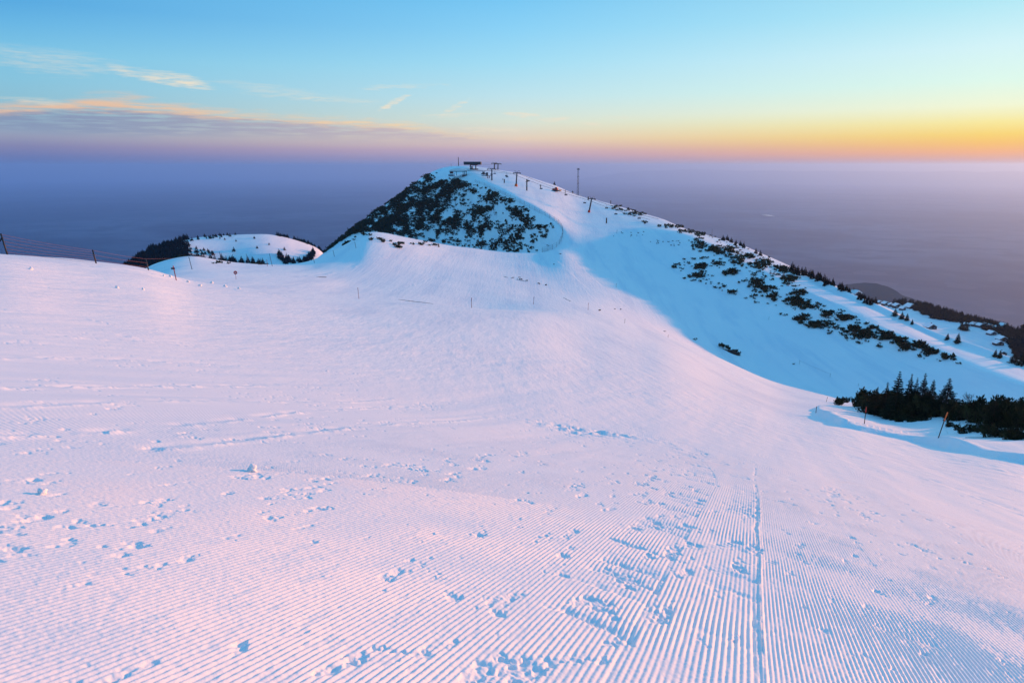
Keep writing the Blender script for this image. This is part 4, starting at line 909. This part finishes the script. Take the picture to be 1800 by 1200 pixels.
def pylon(u, vb, vt, arm_px, label, tilt=0.0, pad=None, yaw=0.0, dmin=300, dmax=760, group=None):
    """chairlift pylon: tapering shaft, cross arm, two sheave trains, gantry frames"""
    P = on(u, vb, dmin, dmax); k = px2m(P); h = (vb-vt)*k; t = thing('lift_pylon', P, label, 'lift pylon', yaw, group)
    lx = tilt*h
    MB().tube((0, 0, -.8), (lx, 0, h*.90), .55, .38, 12).build('shaft', M_DARK, t)
    aw = arm_px*k/2
    MB().box((lx, 0, h*.90), (aw*2, .55, .5)).box((lx, 0, h*.955), (aw*.7, .4, .3)).build('cross_arm', M_DARK, t)
    for s in (-1, 1):
        b = MB().box((lx+s*aw*.86, 0, h*.90-.35), (.28, 3.4, .3))
        for q in range(6): b.ring((lx+s*aw*.86, -1.4+q*.56, h*.90-.62), .2, .07, 'Y', 10, 4)
        b.build('sheave_train', M_GREY, t)
        b = MB()
        for x_ in (-.55, .55):
            b.tube((lx+s*aw*.5+x_, 0, h*.92), (lx+s*aw*.5+x_, 0, h*1.06), .07, .07, 5)
        b.tube((lx+s*aw*.5-.6, 0, h*1.06), (lx+s*aw*.5+.6, 0, h*1.06), .07, .07, 5); b.build('gantry', M_GREY, t)
    MB().tube((lx*.0+.62, -.1, .5), (lx+.5, -.1, h*.88), .05, .05, 4).build('ladder', M_GREY, t)
    if pad: MB().tube((lx*.05, 0, -.5), (lx*.12, 0, h*.16), pad[1], pad[1]*.8, 14).build('crash_pad', pad[0], t)
    return P, h, Vector((P.x+lx*math.cos(yaw), P.y+lx*math.sin(yaw), P.z+h*.90)), aw, yaw
A = pylon(864.5, 317, 296, 17, 'dark lift pylon without a pad, right of the snow roofed lower station', dmin=450)
B = pylon(907, 327.5, 302.5, 14, 'lift pylon with a bright orange pad round its foot, middle of the summit slope', .06, (M_ORG, 1.25), 0.0, 400)
Cc = pylon(1035, 373.5, 347.5, 14, 'leaning lift pylon with a red padded foot on the right part of the piste', .16, (mat('red_pad', (.55, .05, .03), .7), .95), .0, 300)
D1 = pylon(869, 298, 286.5, 11, 'left one of two T shaped pylons on the summit skyline', dmin=500)
D2 = pylon(875, 298.5, 287.5, 12, 'right one of two T shaped pylons on the summit skyline', .05, dmin=500)
def cable(name, pts, label, sag=.012, r=.09):
    out = []
    for a, b in zip(pts[:-1], pts[1:]):
        L = (b-a).length
        for i in range(12):
            f = i/12; p = a.lerp(b, f); p.z -= 4*sag*L*f*(1-f); out.append(p)
    out.append(pts[-1]); b = MB(); b.path(out, r, 5); o = b.build(name, M_DARK); tag(o, label, 'cable'); return out
def end_on(p, s): return p[2]+Vector((math.cos(p[4]), math.sin(p[4]), 0))*s*p[3]*.86+Vector((0, 0, -.8))
stl = on(816, 309)+Vector((0, 0, 8.4*k650)); low_end = on(1130, 392, 200)+Vector((6, -2, 1.0))
ca = cable('haul_rope', [stl+Vector((-1.6, 0, 0)), end_on(A, -1), end_on(B, -1), end_on(Cc, -1), low_end+Vector((-3, -4, 1.5))], 'left haul rope of the chairlift running from the lower station over the padded pylons')
cb = cable('haul_rope', [stl+Vector((1.6, 0, 0)), end_on(A, 1), end_on(B, 1), end_on(Cc, 1), low_end+Vector((3, 0, 1.5))], 'right haul rope of the chairlift running from the lower station over the padded pylons')
cc = cable('haul_rope', [P_top+Vector((5, 0, 9*k650)), end_on(D1, 0), end_on(D2, 0)+Vector((0, 0, .8))], 'short rope from the dark roofed station to the T shaped pylons', .004)
def chair(p, yaw, label):
    t = thing('lift_chair', p, label, 'lift chair', yaw, 'chairs hanging on the chairlift ropes')
    MB().tube((0, 0, .05), (0, 0, -2.0), .045, .045, 6).box((0, 0, .02), (.3, .16, .14)).build('hanger', M_GREY, t)
    MB().box((0, .12, -2.75), (1.9, .5, .09)).build('seat', M_DARK, t); MB().box((0, -.16, -2.4), (1.9, .07, .6)).build('backrest', M_DARK, t)
    b = MB()
    for s in (-1, 1): b.tube((s*.98, -.1, -2.1), (s*.98, -.1, -2.8), .035, .035, 5).tube((s*.98, -.1, -2.8), (s*.98, .5, -3.1), .03, .03, 5)
    b.tube((-.98, -.1, -2.05), (.98, -.1, -2.05), .04, .04, 5).build('frame', M_GREY, t)
    return t
lab_ch = 'small lift chair hanging on the rope over the piste near the summit'
for line, fr in ((ca, (.20, .29, .44, .60, .74, .87)), (cb, (.16, .24, .36, .53, .66, .80, .93))):
    for f in fr:
        i = f*(len(line)-1); j = int(i); p = line[j].lerp(line[j+1], i-j); chair(p, .1, lab_ch)
# cabins and ramp beside the dark pylon
for (u, v, lab) in ((850, 307, 'left one of two small dark green cabins by the lift ramp'), (856, 308.5, 'right one of two small dark green cabins by the lift ramp')):
    P = on(u, v, 450); k = px2m(P); t = thing('lift_cabin', P, lab, 'cabin'); g_m = mat('dark_green_paint', (.03, .06, .06), .6)
    MB().box((0, 0, 2.4*k), (3.9*k, 2.4, 4.6*k)).build('wall', g_m, t); MB().box((0, 0, 4.85*k), (4.5*k, 3.0, .35*k)).build('roof', M_GREY, t)
    MB().box((0, -1.23, 3.0*k), (2.2*k, .06, 1.5*k)).build('window', M_GLASS, t)
P = on(856, 313, 420); k = px2m(P); t = thing('loading_ramp', P, 'rusty steel loading ramp in front of the two green cabins', 'ramp', -.1)
MB().box((0, 0, 3.6*k), (19*k, 1.4, .8*k)).build('deck', M_RUST, t)
MB().box((1*k, 0, 1.5*k), (.8*k, .6, 4*k)).build('leg', M_RUST, t); MB().box((4.5*k, 0, 1.4*k), (.8*k, .6, 4.4*k)).build('leg', M_RUST, t)
MB().tube((1*k, 0, -.2), (4.5*k, 0, 3.4*k), .12, .12, 5).build('brace', M_RUST, t)
# drag lift posts
def post(u, vb, vt, label, w=.22, arm=0, m=M_WOOD, group=None, dmin=300, plate=None, name='lift_post', cat='post', lean=0.0, dmax=760):
    P = on(u, vb, dmin, dmax); k = px2m(P); h = (vb-vt)*k; t = thing(name, P, label, cat, 0, group)
    MB().tube((0, 0, -.5), (lean*h, 0, h), w, w*.85, 8).build('shaft', m, t)
    if arm: MB().box((lean*h*.8, 0, h*.78), (arm*k, .25, .28)).build('cross_arm', m, t); MB().box((lean*h, 0, h*.98), (arm*k*.55, .3, .3)).build('head', m, t)
    if plate: MB().box((0, -.3, h*.42), (5*k, .08, 1.5*k)).build('plate', M_WHITE, t)
    return P
post(926, 335, 315.5, 'tall brown drag lift post with a white plate halfway up', .5, 5, plate=True)
post(886.5, 321.5, 315, 'short dark post standing alone left of the orange padded pylon', .45)
post(950, 331.5, 325, 'small brown cross shaped post on the upper piste', .30, 4)
post(993.5, 342, 334, 'slim post beside the groomer on the skyline side', .22)
post(1066, 392.5, 383, 'stout dark post on the lower piste right of the red padded pylon', .42)
post(884, 316.5, 313.5, 'tiny marker left of the short dark post', .25)
post(1073.5, 357.5, 351.5, 'small dark post on the right skyline', .35)
post(1034, 350.5, 346, 'low post behind the red padded pylon', .35)
for (u, vb, vt, lab) in [(974.5, 325.5, 318, 'small dark spruce alone on the right skyline of the hill'), (1006.5, 339, 334.5, 'tiny dark spruce on the skyline left of the lattice mast'), (931.5, 312.5, 311, 'tiny bush on the upper skyline')]:
    P = on(u, vb); place_conifer(P, (vb-vt)*px2m(P), lab, None, True, 1.4)
# red groomer
P = on(976, 336.5); k = px2m(P); t = thing('snow_groomer', P, 'red snow groomer parked on the piste below the skyline', 'snow groomer', -.35)
MB().box((0, 0, 1.7), (4.2, 2.3, 1.2)).build('body', M_RED, t); MB().box((.8, 0, 2.75), (1.8, 2.1, 1.1), taper=.82).build('cab', mat('orange_red', (.5, .08, .03), .5), t)
MB().box((1.2, -1.0, 2.8), (.9, .1, .6)).build('window', M_GLASS, t)
for s in (-1, 1):
    pts = [(-2.9, .55), (-2.5, .05), (2.5, .05), (2.9, .55), (2.5, 1.05), (-2.5, 1.05)]; b = MB(); b.prism(pts, s*1.7-.55, s*1.7+.55); b.build('track', M_DARK, t)
MB().box((4.2, 0, .8), (.25, 5.0, 1.2), rz=.0).box((3.3, 0, .75), (1.6, .4, .3)).build('blade', M_DARK, t)
MB().box((-3.9, 0, .5), (.9, 4.6, .5)).build('tiller', M_DARK, t)
# ------------------------------------------------------------------ fences
M_WIRE = mat('rusty_wire', (.20, .085, .08), .7)
def fence(name, px, hs, label, cat, r, ropes, m, rope_r, dmin, dmax, lean=0.0, sag=0.05, net=False, seglab=None):
    Ps = [hit(u, v, dmin=dmin, dmax=dmax) for u, v in px]; t = thing(name, Ps[0], label, cat); tops = []
    for P, h in zip(Ps, hs):
        H_m = h*px2m(P); q = P-Ps[0]; tops.append((q, H_m)); MB().tube((q.x, q.y, q.z-.4), (q.x-lean*H_m, q.y, q.z+H_m), r, r*.9, 7).build('post', m, t)
    b = MB()
    for f in ropes:
        for n_s, ((a, ha), (c, hc)) in enumerate(zip(tops[:-1], tops[1:])):
            if not net and n_s >= 1 and f not in ((.95, .62, .28) if n_s == 1 else (.95,)): continue
            A_ = a+Vector((-lean*ha*f, 0, ha*f)); C_2 = c+Vector((-lean*hc*f, 0, hc*f)); L = (C_2-A_).length; pts = []
            for i in range(7): s = i/6; p = A_.lerp(C_2, s); p.z -= sag*4*s*(1-s)*min(ha, 2); pts.append(p)
            b.path(pts, rope_r, 4)
    if net:
        for (a, ha), (c, hc) in zip(tops[:-1], tops[1:]):
            n = max(3, int((c-a).length/1.2))
            for i in range(n):
                f0 = i/n; A_ = a.lerp(c, f0); h0 = ha+(hc-ha)*f0; b.tube(A_+Vector((0, 0, .15)), A_+Vector((0, 0, h0*.95)), rope_r, rope_r, 3, False)
    b.build('net' if net else 'wires', M_WIRE if not net else M_NET, t); return t
fence('wire_fence', [(14, 447.5), (170, 463), (262, 475), (338, 473.5), (391, 463), (437, 463), (479, 468), (512, 463.5), (553, 462), (588, 451), (626, 436)], [37, 24, 21, 22, 20, 17, 22, 13, 11, 11, 11], 'wire fence with dark posts along the left brow of the slope', 'fence', .075, (.95, .80, .62, .45, .28, .12), M_DARK, .013, 40, 420, .16, .05)
P = hit(14, 447.5, dmin=40, dmax=200); t = MB().tube((P.x-1.1, P.y-.4, P.z-.1), (P.x-.22, P.y, P.z+1.5), .07, .06, 7).build('prop_post', M_DARK); tag(t, 'slanted prop leaning on the first post of the wire fence at the left edge', 'prop')
lip = [(835, 320), (843, 323), (852, 326), (861, 331), (870, 335), (879, 339), (888, 344), (897, 348.5), (906, 353), (914, 357), (922, 361), (931, 366), (940, 370), (949, 374.5), (958, 379), (966, 383.5), (974, 388.5), (981, 394), (986, 400), (989, 406), (989.5, 412), (988, 418), (986, 424), (983, 429), (978, 434), (971, 438), (963, 441), (953, 443)]
fence('net_fence', lip, [4.5+2.6*min(1, i/10) if i < 17 else 8.5 for i in range(len(lip))], 'long net fence on posts along the lip of the hill flank down to the saddle', 'fence', .07, (.95, .5, .1), M_WOOD, .022, 250, 640, 0.0, .03, True)
fence('rope_fence', [(1405, 640), (1459, 662.5), (1509, 678)], [8, 7, 5], 'thin rope fence between short stakes in the shaded bowl', 'fence', .035, (.8,), M_WOOD, .018, 100, 300, 0, .04)
# ------------------------------------------------------------------ piste markers
def marker(u, vb, vt, label, r=.03, lean=0.0, top=None, dmin=20, dmax=400, plate=False, m=None):
    P = hit(u, vb, dmin=dmin, dmax=dmax); P.z = gz(P.x, P.y); k = px2m(P); h = (vb-vt)*k; t = thing('marker_pole', P, label, 'marker pole')
    MB().tube((0, 0, -.4), (lean*h*.68, 0, h*.68), r, r, 8).build('lower_shaft', m or M_WOOD, t); MB().tube((lean*h*.68, 0, h*.68), (lean*h, 0, h), r*1.12, r*1.12, 8).build('upper_shaft', top or M_RED, t)
    if plate: MB().box((-.22, -.04, h*.82), (.42, .03, .20)).build('plate', M_DARK, t)
M_POLE = mat('red_brown_pole', (.25, .045, .035), .7)
marker(1518, 755, 723.5, 'upright brown pole with a red top in front of the spruce stand', .032, -.02, dmin=40)
marker(1645, 785, 737, 'leaning brown pole with an orange top at the right edge of the run', .032, .22, mat('orange_top', (.75, .16, .04), .7), dmin=35)
marker(1434, 727, 715, 'short thin pole at the corner where the groomed edge turns', .03, 0, M_WOOD, dmin=50)
marker(1452, 706, 697, 'tiny stake just left of the tip of the dark stand', .025, .2, M_WOOD, dmin=50)
marker(310.5, 493, 467, 'red pole with a small dark plate near the left fence', .05, -.12, M_RED, plate=True, m=M_POLE)
marker(631, 525, 505, 'thin red pole on the brow left of the earth streak', .045, -.05, M_POLE, m=M_POLE)
marker(829, 541, 523, 'thin red pole on the brow right of the earth streak', .045, 0, M_POLE, m=M_POLE)
marker(937.5, 535, 521, 'thin red pole between the brow and the hollow, centre of the view', .04, .08, M_POLE, m=M_POLE)
marker(1033.5, 545, 532, 'thin pole at the start of the hollow right of the centre', .04, .05, M_POLE, m=M_POLE)
marker(1098, 568, 560, 'small pole halfway down the hollow edge', .035, .05, M_WOOD)
marker(470, 468, 456, 'reddish short pole beside a dark fence post on the left ridge', .06, 0, M_POLE, m=M_POLE)
marker(1174, 593, 588, 'tiny pole near the shadow edge of the hollow', .03, .1, M_WOOD)
marker(1351, 562, 556, 'tiny pole alone in the middle of the shaded bowl', .04, .1, M_WOOD, dmin=150)
marker(1083, 505, 498, 'tiny pole on the blue slope below the saddle', .04, 0, M_WOOD, dmin=150)
marker(1084, 410, 404, 'tiny pole at the upper rim of the shaded bowl', .06, .1, M_WOOD, dmin=250, dmax=500)
# no entry disc
P = hit(415, 491, dmin=60, dmax=200); P.z = gz(P.x, P.y); k = px2m(P); t = thing('round_sign', P, 'round red no entry sign with white bar on thin post, left on the slope', 'sign')
MB().tube((0, 0, -.3), (0, 0, 9.5*k), .03, .03, 8).build('post', M_POLE, t)
def disc(r, y, th, m, nm, par, z):
    b = MB(); n = 36; vs = [(r*math.cos(2*math.pi*i/n), y, z+r*math.sin(2*math.pi*i/n)) for i in range(n)]+[(r*math.cos(2*math.pi*i/n), y+th, z+r*math.sin(2*math.pi*i/n)) for i in range(n)]
    b.add(vs, [tuple(range(n)), tuple(range(2*n-1, n-1, -1))]+[(i, n+i, n+(i+1) % n, (i+1) % n) for i in range(n)]); return b.build(nm, m, par)
disc(3.1*k, -.05, .03, M_RED, 'disc', t, 12*k); MB().box((0, -.07, 12*k), (3.4*k, .02, .9*k)).build('bar', M_WHITE, t)
t.rotation_euler = (0, 0, .3)
# ------------------------------------------------------------------ bare earth, clods
EARTH = mat('bare_earth', (.05, .03, .028), .95, noise=2.5, var=.5)
def streak(u0, v0, u1, v1, w, label, seed, name='earth_patch'):
    A_ = hit(u0, v0, dmin=60, dmax=320); B_2 = hit(u1, v1, dmin=60, dmax=320); r = random.Random(seed); b = MB(); n = 26; vs = []; fs = []
    d = (B_2-A_); s = Vector((-d.y, d.x, 0)).normalized(); A0 = A_.copy()
    for i in range(n):
        f = i/(n-1); p = A_.lerp(B_2, f)+s*r.gauss(0, w*.25); ww = w*(math.sin(math.pi*f)**.7)*r.uniform(.5, 1.2)+.03
        for j in range(5):
            g = j/4*2-1; q = p+s*ww*g; vs.append((q.x-A0.x, q.y-A0.y, gz(q.x, q.y)+.10*(1-g*g)*min(1, ww)-(.05 if abs(g) == 1 else -.03)-A0.z))
    for i in range(n-1):
        for j in range(4): fs.append((i*5+j, i*5+j+1, (i+1)*5+j+1, (i+1)*5+j))
    b.add(vs, fs, True); o = b.build(name, EARTH); o.location = A0; tag(o, label, 'earth')
streak(700, 526.5, 762, 534, .45, 'long thin streak of bare reddish earth on the brow between two red poles', 1)
streak(558, 487, 574, 487, .5, 'short dark patch of bare ground in the snow hollow left of the centre', 2)
streak(885, 486, 893, 488, .35, 'small dark bare spot in the hollow nearest the mid ridge', 3)
streak(908, 491, 925, 495, .35, 'elongated dark bare spot in the middle of the hollow', 4)
streak(990, 523, 1004, 530, .2, 'faint line of dark stones low in the hollow', 5)
streak(1694, 783.5, 1800, 806, .14, 'dark line of bare ground along the snow bank at the right edge', 6)
def clod(u, v, wpx, label, seed):
    P = hit(u, v, dmin=2, dmax=160); P.z = gz(P.x, P.y); k = px2m(P)*wpx/2; r = np.random.RandomState(seed); vs = []; fs = []; n, m = 18, 12
    for i in range(m+1):
        th = math.pi*i/m
        for j in range(n):
            ph = 2*math.pi*j/n; d = Vector((math.sin(th)*math.cos(ph), math.sin(th)*math.sin(ph), math.cos(th)))
            q = 1+.9*float(fbm(np.array([d.x*1.7+seed]), np.array([d.y*1.7+d.z*2.1]), seed, 4)[0]); vs.append(d*k*q)
    for i in range(m):
        for j in range(n): fs.append((i*n+j, (i+1)*n+j, (i+1)*n+(j+1) % n, i*n+(j+1) % n))
    o = MB().add(vs, fs, True).build('snow_clod', SNOW); o.location = P+Vector((0, 0, k*.25)); tag(o, label, 'snow clod')
clod(75, 869, 15, 'snow lump casting a blue shadow near the left edge of the piste', 1); clod(444, 829, 17, 'snow lump on the piste in the left middle ground, upslope of the corduroy', 2)
clod(206, 506, 7, 'snow lump on the smooth upper left slope', 3); clod(54, 473, 6, 'snow lump close under the wire fence', 4); clod(252, 509, 5, 'tiny snow lump right of a bigger one on the upper left slope', 5)
for (u, v, w) in [(372, 498, 5), (352, 503, 6), (330, 496, 5), (396, 504, 5), (420, 508, 5), (300, 488, 5), (288, 484, 4)]: 
    clod(u, v, w, 'small snow lump in the trampled strip below the wire fence', int(u)); bpy.context.scene.collection.objects[-1]['group'] = 'snow lumps in the trampled strip'
# ------------------------------------------------------------------ village beyond the road
M_SROOF = SNOW; 
def chalet(u, v, wpx, label, yaw=0.0, wall=(.05, .03, .025), hh=.55, dmin=300, dmax=1400, steep=.5, roofm=None):
    P = hit(u, v, dmin=dmin, dmax=dmax); k = px2m(P); w = wpx*k*1.3; d = w*.8; h = w*hh*.62; t = thing('chalet', P, label, 'house', yaw)
    MB().box((0, 0, h/2-.8), (w*.86, d*.86, h+1.6)).add([(-w*.43, -d*.425, h), (w*.43, -d*.425, h), (0, -d*.425, h+w*steep*.43), (-w*.43, d*.425, h), (w*.43, d*.425, h), (0, d*.425, h+w*steep*.43)], [(0, 1, 2), (5, 4, 3)]).build('wall', mat('wall_%d' % int(wall[0]*1000), wall, .85), t)
    b = MB(); e = w*.52; z0 = h-.1*w*steep; z1 = h+w*steep*.46; th = .45
    b.add([(-e, -d/2, z0), (0, -d/2, z1), (e, -d/2, z0), (e, -d/2, z0+th), (0, -d/2, z1+th), (-e, -d/2, z0+th)]+[(-e, d/2, z0), (0, d/2, z1), (e, d/2, z0), (e, d/2, z0+th), (0, d/2, z1+th), (-e, d/2, z0+th)],
          [(0, 1, 4, 5), (1, 2, 3, 4), (6, 11, 10, 7), (7, 10, 9, 8), (5, 4, 10, 11), (4, 3, 9, 10), (0, 6, 7, 1), (1, 7, 8, 2), (0, 5, 11, 6), (2, 8, 9, 3)]); b.build('roof', roofm or M_SROOF, t)
    ww = w*.13
    for x_ in (-w*.22, w*.22):
        f = MB().box((x_, -d*.43-.03, h*.55), (ww*1.2, .08, h*.42)).build('window', M_WHITE, t); MB().box((x_, -d*.43-.08, h*.55), (ww, .06, h*.34)).build('pane', M_GLASS, f)
    MB().box((0, -d*.43-.03, h*.32), (w*.11, .1, h*.66)).build('door', M_WOOD, t)
    MB().box((w*.18, d*.1, z1*.98), (w*.07, w*.07, w*.16)).build('chimney', M_GREY, t)
VL = [(1503, 520, 13, 'blue roofed chalet among the spruces behind the road crest', .4, (.05, .05, .07), .5), (1556, 537, 9, 'low snow roofed chalet left in the village cluster', .2, (.06, .035, .03), .6), (1566, 539, 8, 'small snow roofed hut in the village cluster beside the low chalet', -.3, (.05, .03, .03), .6), (1576, 541, 10, 'wide dark walled chalet at the right end of the village cluster', .1, (.04, .03, .03), .6), (1546, 534, 7, 'tiny chalet farthest left in the village', 0, (.07, .04, .035), .6), (1586, 545, 8, 'snow roofed hut just below the wide dark chalet', .5, (.05, .03, .03), .6), (1600, 541, 14, 'long snow roofed building on the rounded rise of the village', .25, (.09, .07, .08), .3),
      (1712, 573, 9, 'first of the snow roofed huts at the lower edge of the wood', .1, (.04, .03, .035), .6), (1722, 575, 9, 'second hut at the lower edge of the wood, touching the first', .3, (.05, .03, .03), .6), (1732, 573, 8, 'hut with a steep snow roof in the middle of the hut row', -.2, (.04, .03, .035), .6), (1740, 577, 9, 'lower hut in the middle of the hut row by the wood', .2, (.05, .03, .03), .6), (1752, 580, 10, 'snow roofed house right of the hut row', 0, (.05, .035, .035), .5), (1763, 575, 11, 'pale gabled house whose white front faces the valley by the wood', .3, (.75, .72, .72), .8), (1742, 588, 11, 'house with a broad snow roof below the hut row', .2, (.05, .035, .035), .4), (1760, 599, 13, 'upper one of two snow roofed houses at the right below the wood', .05, (.04, .03, .035), .45), (1754, 606, 12, 'lower one of two snow roofed houses at the right below the wood', .05, (.04, .03, .035), .45), (1634, 577, 15, 'dark hut under a snow roof on the village meadow near the road crest', .2, (.03, .025, .03), .35), (1758, 624, 13, 'snow roofed hut half hidden by dark spruces over the road crest', .1, (.04, .03, .03), .4), (1698, 573, 8, 'dark hut beside the lone spruce of the meadow', 0, (.04, .03, .03), .5)]
for v_ in VL: chalet(*v_[:4], yaw=v_[4], wall=v_[5], hh=v_[6])
# ------------------------------------------------------------------ haze: one closed box of even thin air round everything
def haze():
    hx = 135000.; z0, z1 = -2600., 110.
    co = [(sx_*hx, sy_*hx, z) for z in (z0, z1) for sx_, sy_ in ((-1, -1), (1, -1), (1, 1), (-1, 1))]
    fs = [(0, 3, 2, 1), (4, 5, 6, 7), (0, 1, 5, 4), (1, 2, 6, 5), (2, 3, 7, 6), (3, 0, 4, 7)]
    me = bpy.data.meshes.new('haze'); me.from_pydata(co, [], fs); me.update()
    m = bpy.data.materials.new('haze_air'); m.use_nodes = True; t = m.node_tree; t.nodes.clear()
    v = t.nodes.new('ShaderNodeVolumePrincipled'); o = t.nodes.new('ShaderNodeOutputMaterial')
    v.inputs['Color'].default_value = HAZE_COL; v.inputs['Density'].default_value = HAZE_DENS; v.inputs['Anisotropy'].default_value = HAZE_G
    t.links.new(v.outputs[0], o.inputs['Volume']); me.materials.append(m)
    ob = bpy.data.objects.new('haze', me); C.objects.link(ob); ob['kind'] = 'stuff'
HAZE_COL = (.38, .62, 1.0, 1); HAZE_DENS = 4.4e-5; HAZE_G = 0.50
haze()
